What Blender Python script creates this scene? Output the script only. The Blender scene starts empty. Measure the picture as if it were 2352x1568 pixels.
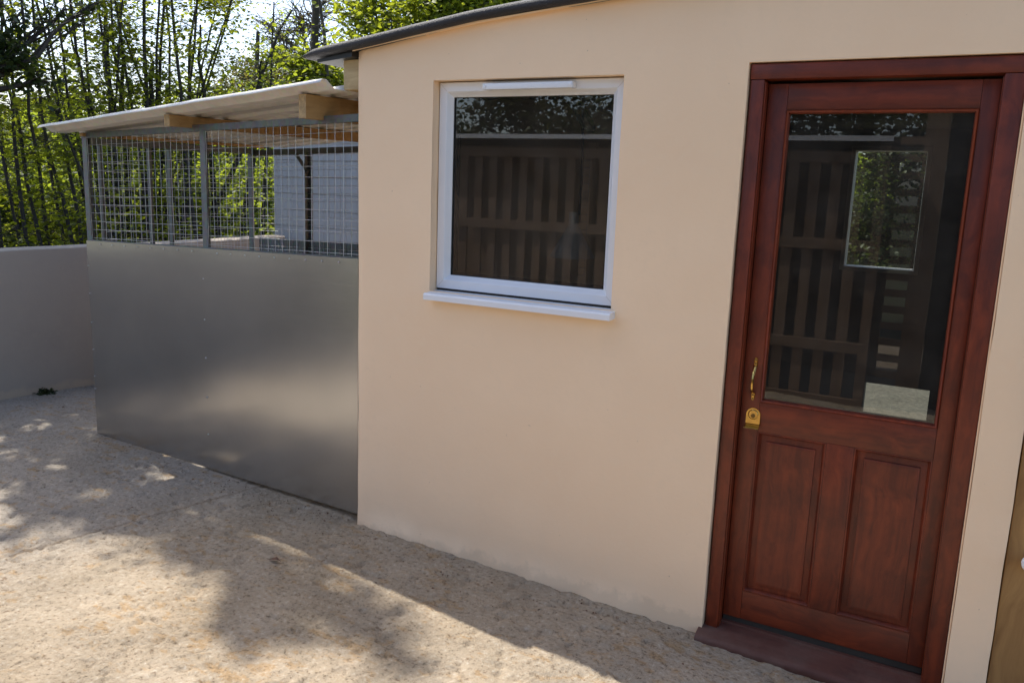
import bpy, math, random
import numpy as np
from mathutils import Vector, Matrix

SC = bpy.context.scene
COL = SC.collection
random.seed(5)
RNG = np.random.default_rng(11)

# ------------------------------------------------------------------ camera, sky, sun, exposure
F_PX, W_PX = 1931.08, 2352.0
YAW, PITCH, ROLL = (math.radians(a) for a in (28.503, -10.593, -2.067))
CAM = np.array([0.696, -2.983, 1.606])


def _rot():
    c, s = math.cos, math.sin
    rz = np.array([[c(YAW), -s(YAW), 0], [s(YAW), c(YAW), 0], [0, 0, 1]])
    rx = np.array([[1, 0, 0], [0, c(PITCH), -s(PITCH)], [0, s(PITCH), c(PITCH)]])
    ry = np.array([[c(ROLL), 0, s(ROLL)], [0, 1, 0], [-s(ROLL), 0, c(ROLL)]])
    return rz @ rx @ ry


CR = _rot()
cam_d = bpy.data.cameras.new('camera')
cam = bpy.data.objects.new('camera', cam_d)
COL.objects.link(cam)
cam_d.sensor_width = 36.0
cam_d.lens = 36.0 * F_PX / W_PX
cam_d.clip_start = 0.05
cam_d.clip_end = 600
m = Matrix.Identity(4)
for i in range(3):
    m[i][0] = CR[i, 0]
    m[i][1] = CR[i, 2]
    m[i][2] = -CR[i, 1]
    m[i][3] = CAM[i]
cam.matrix_world = m
SC.camera = cam

SUN_TO = Vector((-0.62, 0.178, 1.0)).normalized()
SLX, SLY = 0.62, 0.178           # shadow offset per metre of height
world = bpy.data.worlds.new('World')
SC.world = world
world.use_nodes = True
wn = world.node_tree
sky = wn.nodes.new('ShaderNodeTexSky')
sky.sky_type = 'NISHITA'
sky.sun_disc = False
sky.sun_elevation = math.asin(SUN_TO.z)
sky.sun_rotation = math.atan2(SUN_TO.x, SUN_TO.y)
sky.air_density = 0.8
sky.dust_density = 1.9
sky.ozone_density = 0.4
bg = wn.nodes['Background']
bg.inputs['Strength'].default_value = 0.14
wn.links.new(sky.outputs[0], bg.inputs['Color'])

sun_d = bpy.data.lights.new('sun', 'SUN')
sun_d.energy = 3.3
sun_d.angle = math.radians(0.53)
sun_d.color = (1.0, 0.955, 0.88)
sun = bpy.data.objects.new('sun', sun_d)
COL.objects.link(sun)
sun.rotation_euler = SUN_TO.to_track_quat('Z', 'Y').to_euler()
sun.location = (-6, 2, 12)

SC.view_settings.view_transform = 'Standard'
SC.view_settings.look = 'None'
SC.view_settings.gamma = 1.0
SC.view_settings.exposure = 1.18
SC.view_settings.use_curve_mapping = False
SC.render.engine = 'CYCLES'
SC.cycles.max_bounces = 10
SC.cycles.transparent_max_bounces = 16
SC.cycles.caustics_reflective = False
SC.cycles.caustics_refractive = False


# ------------------------------------------------------------------ helpers
def at(px, py, depth):
    """World point seen at a photograph position at a distance along the view axis."""
    d = CR @ np.array([(px - 1176) / F_PX, 1.0, -(py - 784) / F_PX])
    return CAM + depth * d


def vnoise(x, y, seed=0):
    """Smooth value noise on unit lattice, about -1..1."""
    r = np.random.default_rng(seed)
    tab = r.random((256, 256)) * 2 - 1
    xi = np.floor(x).astype(int)
    yi = np.floor(y).astype(int)
    fx = x - xi
    fy = y - yi
    fx = fx * fx * (3 - 2 * fx)
    fy = fy * fy * (3 - 2 * fy)
    a = tab[xi % 256, yi % 256]
    b = tab[(xi + 1) % 256, yi % 256]
    c = tab[xi % 256, (yi + 1) % 256]
    d = tab[(xi + 1) % 256, (yi + 1) % 256]
    return (a * (1 - fx) + b * fx) * (1 - fy) + (c * (1 - fx) + d * fx) * fy


class MB:
    """Collects shapes; build() links them as one mesh object."""

    def __init__(self):
        self.v = []
        self.f = []
        self.m = []

    def face(self, idx, mi=0):
        self.f.append(tuple(idx))
        self.m.append(mi)

    def verts(self, vs):
        n = len(self.v)
        self.v.extend([tuple(map(float, p)) for p in vs])
        return n

    def box(self, x0, x1, y0, y1, z0, z1, mi=0, bev=0.0):
        if bev <= 0:
            n = self.verts([(x0, y0, z0), (x1, y0, z0), (x1, y1, z0), (x0, y1, z0),
                            (x0, y0, z1), (x1, y0, z1), (x1, y1, z1), (x0, y1, z1)])
            for q in ((3, 2, 1, 0), (4, 5, 6, 7), (0, 1, 5, 4), (1, 2, 6, 5), (2, 3, 7, 6), (3, 0, 4, 7)):
                self.face([n + i for i in q], mi)
            return self
        b = min(bev, (x1 - x0) * .45, (y1 - y0) * .45, (z1 - z0) * .45)
        import bmesh
        bm = bmesh.new()
        bmesh.ops.create_cube(bm, size=1)
        for v in bm.verts:
            v.co = ((x0 + x1) / 2 + v.co.x * (x1 - x0), (y0 + y1) / 2 + v.co.y * (y1 - y0), (z0 + z1) / 2 + v.co.z * (z1 - z0))
        bmesh.ops.bevel(bm, geom=list(bm.edges), offset=b, segments=2, affect='EDGES', profile=0.6)
        bm.verts.index_update()
        n = self.verts([v.co for v in bm.verts])
        for f in bm.faces:
            self.face([n + v.index for v in f.verts], mi)
        bm.free()
        return self

    def tube(self, pts, radii, sides=6, mi=0, cap=True):
        pts = [Vector(p) for p in pts]
        k = len(pts)
        if not hasattr(radii, '__len__'):
            radii = [radii] * k
        prev = None
        rings = []
        for i in range(k):
            t = (pts[min(i + 1, k - 1)] - pts[max(i - 1, 0)])
            t = t.normalized() if t.length > 1e-9 else Vector((0, 0, 1))
            if prev is None:
                a = Vector((1, 0, 0)) if abs(t.x) < .8 else Vector((0, 1, 0))
                u = t.cross(a).normalized()
            else:
                u = (prev - t * prev.dot(t)).normalized()
            prev = u
            w = t.cross(u)
            rings.append(self.verts([pts[i] + (u * math.cos(2 * math.pi * j / sides) + w * math.sin(2 * math.pi * j / sides)) * radii[i] for j in range(sides)]))
        for i in range(k - 1):
            a, b = rings[i], rings[i + 1]
            for j in range(sides):
                j2 = (j + 1) % sides
                self.face((a + j, a + j2, b + j2, b + j), mi)
        if cap:
            self.face([rings[0] + j for j in reversed(range(sides))], mi)
            self.face([rings[-1] + j for j in range(sides)], mi)
        return self

    def lathe(self, prof, origin, axis='Z', seg=20, mi=0):
        """prof: list of (r, h) along axis."""
        o = Vector(origin)
        rings = []
        for r, h in prof:
            ring = []
            for j in range(seg):
                a = 2 * math.pi * j / seg
                if axis == 'Z':
                    p = o + Vector((r * math.cos(a), r * math.sin(a), h))
                else:      # axis -Y (towards the yard)
                    p = o + Vector((r * math.cos(a), -h, r * math.sin(a)))
                ring.append(p)
            rings.append(self.verts(ring))
        for i in range(len(rings) - 1):
            for j in range(seg):
                j2 = (j + 1) % seg
                self.face((rings[i] + j, rings[i] + j2, rings[i + 1] + j2, rings[i + 1] + j), mi)
        self.face([rings[0] + j for j in reversed(range(seg))], mi)
        self.face([rings[-1] + j for j in range(seg)], mi)
        return self

    def ringframe(self, x0, x1, z0, z1, prof, mi=0, closed=False):
        """Mitred frame: prof = list of (inset, y)."""
        rings = []
        for ins, y in prof:
            rings.append(self.verts([(x0 + ins, y, z0 + ins), (x1 - ins, y, z0 + ins), (x1 - ins, y, z1 - ins), (x0 + ins, y, z1 - ins)]))
        n = len(rings)
        for i in range(n if closed else n - 1):
            a, b = rings[i], rings[(i + 1) % n]
            for j in range(4):
                j2 = (j + 1) % 4
                self.face((a + j, a + j2, b + j2, b + j), mi)
        return self

    def prism(self, poly, y0, y1, mi=0):
        """poly in (x, z), extruded along y."""
        k = len(poly)
        a = self.verts([(p[0], y0, p[1]) for p in poly])
        b = self.verts([(p[0], y1, p[1]) for p in poly])
        self.face([a + i for i in range(k)], mi)
        self.face([b + i for i in reversed(range(k))], mi)
        for i in range(k):
            j = (i + 1) % k
            self.face((a + j, a + i, b + i, b + j), mi)
        return self

    def prism_x(self, poly, x0, x1, mi=0):
        """poly in (y, z), extruded along x."""
        k = len(poly)
        a = self.verts([(x0, p[0], p[1]) for p in poly])
        b = self.verts([(x1, p[0], p[1]) for p in poly])
        self.face([a + i for i in range(k)], mi)
        self.face([b + i for i in reversed(range(k))], mi)
        for i in range(k):
            j = (i + 1) % k
            self.face((a + j, a + i, b + i, b + j), mi)
        return self

    def build(self, name, mats, parent=None, smooth=None):
        me = bpy.data.meshes.new(name)
        me.from_pydata(self.v, [], self.f)
        if not isinstance(mats, (list, tuple)):
            mats = [mats]
        for mm in mats:
            me.materials.append(mm)
        if len(mats) > 1:
            me.polygons.foreach_set('material_index', self.m)
        import bmesh
        bm = bmesh.new()
        bm.from_mesh(me)
        bmesh.ops.recalc_face_normals(bm, faces=bm.faces)
        bm.to_mesh(me)
        bm.free()
        o = bpy.data.objects.new(name, me)
        COL.objects.link(o)
        if parent is not None:
            o.parent = parent
        if smooth:
            me.shade_smooth()
            me.set_sharp_from_angle(angle=math.radians(smooth))
        return o


def npmesh(name, verts, faces4, mats, parent=None, smooth=False):
    """Fast mesh from numpy arrays of verts (n,3) and quads (m,4)."""
    me = bpy.data.meshes.new(name)
    nv, nf = len(verts), len(faces4)
    k = faces4.shape[1]
    me.vertices.add(nv)
    me.vertices.foreach_set('co', np.ascontiguousarray(verts, dtype=np.float32).ravel())
    me.loops.add(nf * k)
    me.loops.foreach_set('vertex_index', np.ascontiguousarray(faces4, dtype=np.int32).ravel())
    me.polygons.add(nf)
    me.polygons.foreach_set('loop_start', np.arange(0, nf * k, k, dtype=np.int32))
    me.polygons.foreach_set('loop_total', np.full(nf, k, dtype=np.int32))
    if smooth:
        me.polygons.foreach_set('use_smooth', np.ones(nf, dtype=bool))
    me.update(calc_edges=True)
    for mm in (mats if isinstance(mats, (list, tuple)) else [mats]):
        me.materials.append(mm)
    o = bpy.data.objects.new(name, me)
    COL.objects.link(o)
    if parent is not None:
        o.parent = parent
    return o


def empty(name, loc=(0, 0, 0), parent=None):
    o = bpy.data.objects.new(name, None)
    COL.objects.link(o)
    o.location = loc
    o.empty_display_size = .1
    if parent is not None:
        o.parent = parent
    return o


def tag(o, label, cat, group=None):
    o['label'] = label
    o['category'] = cat
    if group:
        o['group'] = group
    return o


def keep_world(o, parent):
    """Parent without moving: for things whose parts are modelled in world space."""
    o.parent = parent
    o.matrix_parent_inverse = Matrix.Translation(-Vector(parent.location))
    return o


# ------------------------------------------------------------------ materials
def mat(name):
    mm = bpy.data.materials.new(name)
    mm.use_nodes = True
    nt = mm.node_tree
    b = nt.nodes['Principled BSDF']
    return mm, nt, b


def N(nt, kind, **kw):
    n = nt.nodes.new(kind)
    for k, v in kw.items():
        if k.startswith('i_'):
            key = k[2:]
            key = int(key) if key.isdigit() else key.replace('_', ' ')
            n.inputs[key].default_value = v
        else:
            setattr(n, k, v)
    return n


def ramp(nt, fac, stops):
    r = nt.nodes.new('ShaderNodeValToRGB')
    el = r.color_ramp.elements
    while len(el) < len(stops):
        el.new(.5)
    for e, (p, c) in zip(el, stops):
        e.position = p
        e.color = (*c, 1) if len(c) == 3 else c
    nt.links.new(fac, r.inputs[0])
    return r.outputs[0]


def mixc(nt, fac, a, b, mode='MIX'):
    n = nt.nodes.new('ShaderNodeMix')
    n.data_type = 'RGBA'
    n.blend_type = mode
    for sock, val in ((n.inputs[0], fac), (n.inputs[6], a), (n.inputs[7], b)):
        if hasattr(val, 'is_linked') or isinstance(val, bpy.types.NodeSocket):
            nt.links.new(val, sock)
        else:
            sock.default_value = val if isinstance(val, (int, float)) else (*val, 1)
    return n.outputs[2]


def noise(nt, coord, scale=5, detail=4, rough=.55, vec=None):
    n = nt.nodes.new('ShaderNodeTexNoise')
    n.inputs['Scale'].default_value = scale
    n.inputs['Detail'].default_value = detail
    n.inputs['Roughness'].default_value = rough
    if vec is not None:
        mp = nt.nodes.new('ShaderNodeMapping')
        mp.inputs['Scale'].default_value = vec
        nt.links.new(coord, mp.inputs[0])
        coord = mp.outputs[0]
    nt.links.new(coord, n.inputs['Vector'])
    return n.outputs['Fac']


def coords(nt, which='Object'):
    return nt.nodes.new('ShaderNodeTexCoord').outputs[which]


def worldpos(nt):
    return nt.nodes.new('ShaderNodeNewGeometry').outputs['Position']


def bump(nt, b, h, strength=.3, dist=.01, prev=None):
    n = nt.nodes.new('ShaderNodeBump')
    n.inputs['Strength'].default_value = strength
    n.inputs['Distance'].default_value = dist
    nt.links.new(h, n.inputs['Height'])
    if prev is not None:
        nt.links.new(prev, n.inputs['Normal'])
    if b is not None:
        nt.links.new(n.outputs[0], b.inputs['Normal'])
    return n.outputs[0]


def m_render(name='cream_render', col=(.95, .71, .48), col2=(.915, .67, .445)):
    mm, nt, b = mat(name)
    p = worldpos(nt)
    n1 = noise(nt, p, 1.6, 5, .6)
    n2 = noise(nt, p, 26, 4, .65)
    c = mixc(nt, ramp(nt, n1, [(.35, (0, 0, 0)), (.65, (1, 1, 1))]), col2, col)
    c = mixc(nt, ramp(nt, n2, [(.3, (1, 1, 1)), (.5, (0, 0, 0))]), c, tuple(x * .97 for x in col))
    # small dark specks, and splashed dirt along the foot of the wall
    sp = noise(nt, p, 55, 2, .5)
    c = mixc(nt, ramp(nt, sp, [(.76, (0, 0, 0)), (.80, (.6, .6, .6))]), c, (.25, .17, .12))
    sep = nt.nodes.new('ShaderNodeSeparateXYZ')
    nt.links.new(p, sep.inputs[0])
    ad = N(nt, 'ShaderNodeMath', operation='MULTIPLY_ADD', i_1=-.18, i_2=.10)
    nt.links.new(noise(nt, p, 9, 5, .7), ad.inputs[0])
    sm = N(nt, 'ShaderNodeMath', operation='ADD')
    nt.links.new(sep.outputs['Z'], sm.inputs[0])
    nt.links.new(ad.outputs[0], sm.inputs[1])
    dirt = ramp(nt, sm.outputs[0], [(0.0, (.35, .35, .35)), (.03, (0, 0, 0))])
    c = mixc(nt, dirt, c, (.6, .45, .30))
    nt.links.new(c, b.inputs['Base Color'])
    b.inputs['Roughness'].default_value = .85
    b.inputs['Specular IOR Level'].default_value = .25
    h = noise(nt, p, 60, 5, .6)
    h2 = noise(nt, p, 7, 4, .55)
    q = bump(nt, None, h2, .35, .006)
    bump(nt, b, h, .25, .002, q)
    return mm


def m_concrete():
    mm, nt, b = mat('yard_concrete')
    p = worldpos(nt)
    big = noise(nt, p, .9, 4, .6)
    sx = nt.nodes.new('ShaderNodeSeparateXYZ')
    nt.links.new(p, sx.inputs[0])
    base = mixc(nt, ramp(nt, big, [(.35, (0, 0, 0)), (.65, (1, 1, 1))]), (.345, .272, .185), (.395, .328, .245))
    # greyer bay on the far side of the joint
    mr = N(nt, 'ShaderNodeMapRange', i_1=-2.9, i_2=-2.3, i_3=1.0, i_4=0.0)
    nt.links.new(sx.outputs['X'], mr.inputs[0])
    base = mixc(nt, mr.outputs[0], base, (.345, .30, .245))
    # ochre aggregate showing through
    o1 = noise(nt, p, 13, 6, .66, (1, 1.7, 1))
    o2 = noise(nt, p, 2.2, 3, .5)
    am = N(nt, 'ShaderNodeMath', operation='MULTIPLY_ADD', i_1=.45, i_2=-.23)
    nt.links.new(o2, am.inputs[0])
    ao = N(nt, 'ShaderNodeMath', operation='ADD')
    nt.links.new(o1, ao.inputs[0])
    nt.links.new(am.outputs[0], ao.inputs[1])
    base = mixc(nt, ramp(nt, ao.outputs[0], [(.55, (0, 0, 0)), (.64, (.7, .7, .7))]), base, (.36, .235, .115))
    fine = noise(nt, p, 55, 7, .75)
    base = mixc(nt, ramp(nt, fine, [(.34, (.95, .95, .95)), (.47, (0, 0, 0))]), base, (.15, .11, .072))
    base = mixc(nt, ramp(nt, fine, [(.54, (0, 0, 0)), (.70, (.8, .8, .8))]), base, (.53, .475, .39))
    grit = noise(nt, p, 42, 2, .5)
    base = mixc(nt, ramp(nt, grit, [(.66, (0, 0, 0)), (.72, (.6, .6, .6))]), base, (.17, .105, .06))
    jn = N(nt, 'ShaderNodeMath', operation='MULTIPLY_ADD', i_1=-.215, i_2=2.4915)
    nt.links.new(sx.outputs['Y'], jn.inputs[0])
    jd = N(nt, 'ShaderNodeMath', operation='ADD')
    nt.links.new(jn.outputs[0], jd.inputs[0])
    nt.links.new(sx.outputs['X'], jd.inputs[1])
    ja = N(nt, 'ShaderNodeMath', operation='ABSOLUTE')
    nt.links.new(jd.outputs[0], ja.inputs[0])
    jw = N(nt, 'ShaderNodeMath', operation='MULTIPLY_ADD', i_1=-.03, i_2=.0)
    nt.links.new(noise(nt, p, 18, 4, .6), jw.inputs[0])
    js = N(nt, 'ShaderNodeMath', operation='ADD')
    nt.links.new(ja.outputs[0], js.inputs[0])
    nt.links.new(jw.outputs[0], js.inputs[1])
    base = mixc(nt, ramp(nt, js.outputs[0], [(.0, (.45, .45, .45)), (.012, (0, 0, 0))]), base, (.20, .14, .085))
    nt.links.new(base, b.inputs['Base Color'])
    b.inputs['Roughness'].default_value = .9
    b.inputs['Specular IOR Level'].default_value = .2
    rg = ramp(nt, noise(nt, p, 3.2, 4, .6), [(.36, (.45, .45, .45)), (.60, (1, 1, 1))])
    h1 = N(nt, 'ShaderNodeMath', operation='MULTIPLY')
    nt.links.new(noise(nt, p, 56, 6, .74), h1.inputs[0])
    nt.links.new(rg, h1.inputs[1])
    q = bump(nt, None, h1.outputs[0], 1.0, .017)
    bump(nt, b, noise(nt, p, 170, 3, .6), .4, .003, q)
    return mm


def m_simple(name, col, rough=.6, metal=0, var=.15, scale=12, bumps=0.0, spec=.5, coat=0.0):
    mm, nt, b = mat(name)
    p = coords(nt)
    n = noise(nt, p, scale, 5, .6)
    c = mixc(nt, ramp(nt, n, [(.3, (0, 0, 0)), (.7, (1, 1, 1))]), tuple(x * (1 - var) for x in col), tuple(min(1, x * (1 + var)) for x in col))
    nt.links.new(c, b.inputs['Base Color'])
    b.inputs['Roughness'].default_value = rough
    b.inputs['Metallic'].default_value = metal
    b.inputs['Specular IOR Level'].default_value = spec
    b.inputs['Coat Weight'].default_value = coat
    if bumps:
        bump(nt, b, noise(nt, p, scale * 5, 4, .6), bumps, .003)
    return mm


def m_wood(name, c_dark, c_light, axis='Z', rough=.5, coat=0., scale=1., blot=None, knots=False, bumpv=.15):
    mm, nt, b = mat(name)
    p = worldpos(nt)
    s = {'X': (1.2, 26, 26), 'Y': (26, 1.2, 26), 'Z': (26, 26, 1.2)}[axis]
    s = tuple(v * scale for v in s)
    wob = noise(nt, p, 2.5 * scale, 3, .5)
    mp = N(nt, 'ShaderNodeMapping')
    mp.inputs['Scale'].default_value = s
    nt.links.new(p, mp.inputs[0])
    va = N(nt, 'ShaderNodeVectorMath', operation='MULTIPLY_ADD')
    va.inputs[1].default_value = (4, 4, 4)
    cb = N(nt, 'ShaderNodeCombineXYZ')
    for i in range(3):
        nt.links.new(wob, cb.inputs[i])
    nt.links.new(cb.outputs[0], va.inputs[0])
    nt.links.new(mp.outputs[0], va.inputs[2])
    g = nt.nodes.new('ShaderNodeTexNoise')
    g.inputs['Scale'].default_value = 1
    g.inputs['Detail'].default_value = 6
    g.inputs['Roughness'].default_value = .62
    nt.links.new(va.outputs[0], g.inputs['Vector'])
    c = ramp(nt, g.outputs['Fac'], [(.32, c_dark), (.68, c_light)])
    if blot:
        bl = noise(nt, p, 5, 5, .65)
        c = mixc(nt, ramp(nt, bl, [(.45, (0, 0, 0)), (.72, (.75, .75, .75))]), c, blot)
    if knots:
        vo = N(nt, 'ShaderNodeTexVoronoi', i_Scale=4.5)
        nt.links.new(p, vo.inputs['Vector'])
        c = mixc(nt, ramp(nt, vo.outputs['Distance'], [(.05, (.85, .85, .85)), (.11, (0, 0, 0))]), c, tuple(x * .4 for x in c_dark))
    nt.links.new(c, b.inputs['Base Color'])
    b.inputs['Roughness'].default_value = rough
    b.inputs['Coat Weight'].default_value = coat
    b.inputs['Coat Roughness'].default_value = .25
    bump(nt, b, g.outputs['Fac'], bumpv, .002)
    return mm


def m_leaf(name, cols, trans=.55, tcol=(.35, .5, .05), gloss=.25):
    mm, nt, b = mat(name)
    ge = nt.nodes.new('ShaderNodeNewGeometry')
    c = ramp(nt, ge.outputs['Random Per Island'], [(i / (len(cols) - 1), q) for i, q in enumerate(cols)])
    nt.links.new(c, b.inputs['Base Color'])
    b.inputs['Roughness'].default_value = .5
    b.inputs['Specular IOR Level'].default_value = gloss
    tr = N(nt, 'ShaderNodeBsdfTranslucent')
    tc = mixc(nt, 1.0, c, tcol, 'ADD')
    nt.links.new(tc, tr.inputs['Color'])
    mx = N(nt, 'ShaderNodeMixShader', i_0=trans)
    nt.links.new(b.outputs[0], mx.inputs[1])
    nt.links.new(tr.outputs[0], mx.inputs[2])
    nt.links.new(mx.outputs[0], nt.nodes['Material Output'].inputs['Surface'])
    return mm


def m_glass(name, ior=1.6, tint=(.75, .78, .74)):
    mm, nt, b = mat(name)
    nt.nodes.remove(b)
    tr = N(nt, 'ShaderNodeBsdfTransparent', i_Color=(*tint, 1))
    gl = N(nt, 'ShaderNodeBsdfGlossy', i_Roughness=.0)
    gl.inputs['Color'].default_value = (.95, .95, .95, 1)
    fr = N(nt, 'ShaderNodeFresnel', i_IOR=ior)
    p = worldpos(nt)
    # faint film of dust and wipe marks, strengthened into painted haze that brightens panes
    du = N(nt, 'ShaderNodeBsdfDiffuse')
    du.inputs['Color'].default_value = (.5, .47, .42, 1)
    mx = N(nt, 'ShaderNodeMixShader')
    nt.links.new(fr.outputs[0], mx.inputs[0])
    nt.links.new(tr.outputs[0], mx.inputs[1])
    nt.links.new(gl.outputs[0], mx.inputs[2])
    mx2 = N(nt, 'ShaderNodeMixShader')
    nt.links.new(ramp(nt, noise(nt, p, 5, 6, .7), [(.35, (.018, .018, .018)), (.75, (.06, .06, .06))]), mx2.inputs[0])
    nt.links.new(mx.outputs[0], mx2.inputs[1])
    nt.links.new(du.outputs[0], mx2.inputs[2])
    nt.links.new(mx2.outputs[0], nt.nodes['Material Output'].inputs['Surface'])
    return mm


def m_clear():
    mm, nt, b = mat('glass_inner_face')
    nt.nodes.remove(b)
    tr = N(nt, 'ShaderNodeBsdfTransparent', i_Color=(1, 1, 1, 1))
    nt.links.new(tr.outputs[0], nt.nodes['Material Output'].inputs['Surface'])
    return mm


def m_sheet():
    mm, nt, b = mat('galvanised_sheet')
    p = coords(nt)
    n1 = noise(nt, p, 2.0, 4, .6)
    n2 = noise(nt, p, 1, 6, .7, (3, 3, 160))
    c = mixc(nt, ramp(nt, n1, [(.3, (0, 0, 0)), (.7, (1, 1, 1))]), (.48, .465, .44), (.56, .54, .51))
    nt.links.new(c, b.inputs['Base Color'])
    b.inputs['Metallic'].default_value = .92
    nt.links.new(ramp(nt, n2, [(.3, (.19, .19, .19)), (.7, (.23, .23, .23))]), b.inputs['Roughness'])
    q = bump(nt, None, noise(nt, p, 1.6, 2, .4), .03, .02)
    bump(nt, b, n2, .004, .001, q)
    return mm


def m_galv(name, col=(.42, .44, .45), rough=.5, metal=.75):
    mm, nt, b = mat(name)
    p = coords(nt)
    vo = N(nt, 'ShaderNodeTexVoronoi', i_Scale=45)
    nt.links.new(p, vo.inputs['Vector'])
    n1 = noise(nt, p, 8, 5, .7)
    c = mixc(nt, n1, tuple(x * .75 for x in col), tuple(min(1, x * 1.2) for x in col))
    c = mixc(nt, .18, c, vo.outputs['Color'], 'SOFT_LIGHT')
    nt.links.new(c, b.inputs['Base Color'])
    b.inputs['Metallic'].default_value = metal
    b.inputs['Roughness'].default_value = rough
    bump(nt, b, n1, .1, .002)
    return mm


def m_felt():
    mm, nt, b = mat('roofing_felt')
    p = worldpos(nt)
    n = noise(nt, p, 160, 3, .7)
    n2 = noise(nt, p, 6, 4, .6)
    c = mixc(nt, n2, (.012, .012, .014), (.032, .030, .035))
    c = mixc(nt, ramp(nt, n, [(.6, (0, 0, 0)), (.75, (.6, .6, .6))]), c, (.13, .13, .15))
    nt.links.new(c, b.inputs['Base Color'])
    b.inputs['Roughness'].default_value = .62
    bump(nt, b, n, .9, .006)
    return mm


def m_ground():
    mm, nt, b = mat('woodland_floor')
    p = worldpos(nt)
    n = noise(nt, p, 3, 6, .7)
    c = ramp(nt, n, [(.3, (.035, .028, .015)), (.5, (.06, .055, .022)), (.7, (.05, .085, .022))])
    nt.links.new(c, b.inputs['Base Color'])
    b.inputs['Roughness'].default_value = .95
    bump(nt, b, n, .6, .05)
    return mm


M = {}
M['render'] = m_render()
M['bwall'] = m_render('grey_cream_render', (.40, .345, .285), (.36, .31, .26))
M['inner'] = m_simple('interior_board', (.16, .14, .11), .8, var=.2, scale=3)
M['inner_floor'] = m_simple('interior_floor', (.10, .09, .075), .8, var=.2, scale=5)
M['concrete'] = m_concrete()
M['ground'] = m_ground()
M['dim_slab'] = m_simple('dimmed_back_slab', (.125, .112, .09), .9, var=.5, scale=30, bumps=.8)  # ground colour darkened to dim the view through the low back opening
M['upvc'] = m_simple('white_upvc', (.80, .81, .83), .32, var=.02, scale=4)
M['gasket'] = m_simple('black_gasket', (.02, .02, .02), .6, var=.1)
M['gap'] = m_simple('gap_shade_fill', (.03, .025, .02), .9, var=.2)  # near-black fill, stands in for the dark inside narrow openings
M['glass'] = m_glass('window_glass', 1.9, (.66, .68, .63))
M['glassd'] = m_glass('door_glass', 1.70, (.40, .43, .385))
M['clear'] = m_clear()
WD, WL = (.095, .0135, .0045), (.215, .035, .010)
BL = (.06, .011, .0048)
M['mah_z'] = m_wood('mahogany_upright', WD, WL, 'Z', .45, .08, 1.5, BL)
M['mah_x'] = m_wood('mahogany_level', WD, WL, 'X', .45, .08, 1.5, BL)
M['mah_bead'] = m_wood('mahogany_bead', (.12, .018, .006), (.25, .042, .012), 'Z', .4, .12, 1.2)
M['mah_sill'] = m_wood('mahogany_threshold', (.06, .018, .011), (.115, .038, .024), 'X', .7, .0, 1.0, (.13, .08, .06))
M['brass'] = m_simple('polished_brass', (.62, .40, .12), .22, metal=1, var=.12, scale=30)
M['brass_dark'] = m_simple('tarnished_brass', (.20, .13, .05), .45, metal=1, var=.3, scale=40)
M['pine'] = m_wood('pine_timber', (.25, .135, .045), (.45, .28, .115), 'Y', .7, 0, .6, knots=True)
M['pine_end'] = m_simple('pine_end_grain', (.42, .29, .145), .8, var=.3, scale=60)
M['pine_z'] = m_wood('pine_block', (.38, .26, .12), (.60, .46, .25), 'X', .75, 0, .9, knots=True)
M['treated'] = m_wood('treated_board', (.24, .12, .038), (.42, .235, .08), 'Z', .75, 0, .6, knots=True)
M['slat'] = m_wood('brown_slat', (.17, .108, .066), (.29, .19, .12), 'Z', .8, 0, .7)
M['slatx'] = m_wood('brown_rail', (.17, .108, .066), (.29, .19, .12), 'X', .8, 0, .7)
M['felt'] = m_felt()
M['sheet'] = m_sheet()
M['galv'] = m_galv('galvanised_steel', (.135, .145, .145), .55, .5)
M['wire'] = m_galv('galvanised_wire', (.55, .56, .56), .45, .7)
M['roofsheet'] = m_galv('corrugated_steel', (.78, .755, .71), .5, .12)
M['white'] = m_simple('white_paint', (.78, .79, .80), .5, var=.03)
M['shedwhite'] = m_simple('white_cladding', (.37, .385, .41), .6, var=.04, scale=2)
M['black'] = m_simple('black_rubber', (.012, .012, .012), .5, var=.2)
M['lamp'] = m_simple('brushed_aluminium', (.66, .64, .62), .5, metal=.3, var=.1)
M['darkmat'] = m_simple('doorway_dark', (.018, .018, .02), .7, var=.5, scale=80, bumps=.5)  # near-black colour standing in for the dark of a doorway
M['bark'] = m_simple('hazel_bark', (.030, .025, .019), .85, var=.35, scale=14, bumps=.5)
M['bark2'] = m_simple('oak_bark', (.075, .062, .048), .9, var=.35, scale=9, bumps=.6)
M['hazel'] = m_leaf('hazel_leaf', [(.035, .06, .012), (.06, .095, .016), (.085, .12, .02), (.05, .08, .014)], .6, (.36, .37, .012))
M['hazel_b'] = m_leaf('hazel_leaf_b', [(.03, .055, .012), (.05, .085, .016), (.08, .115, .02)], .55, (.30, .33, .012))
M['dark'] = m_leaf('shaded_bough_leaf', [(.016, .03, .009), (.028, .046, .012), (.04, .062, .014)], .35, (.05, .07, .004), .4)  # dark leaf colour carries the shade of the top left boughs
M['oak'] = m_leaf('oak_leaf', [(.09, .125, .018), (.13, .165, .022), (.17, .20, .03)], .5, (.30, .32, .01))
M['olive'] = m_leaf('budding_leaf', [(.085, .085, .025), (.12, .11, .03), (.10, .115, .03)], .45, (.14, .12, .02))
M['shrub'] = m_leaf('shrub_leaf', [(.03, .06, .012), (.055, .095, .018), (.085, .13, .02)], .55, (.28, .31, .012))
M['hedge'] = m_leaf('hedge_leaf', [(.02, .032, .01), (.035, .052, .014), (.055, .075, .02)], .4, (.07, .09, .012))
M['garden'] = m_leaf('garden_leaf', [(.02, .028, .008), (.035, .045, .012), (.05, .06, .015)], .3, (.03, .035, .004))
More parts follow.
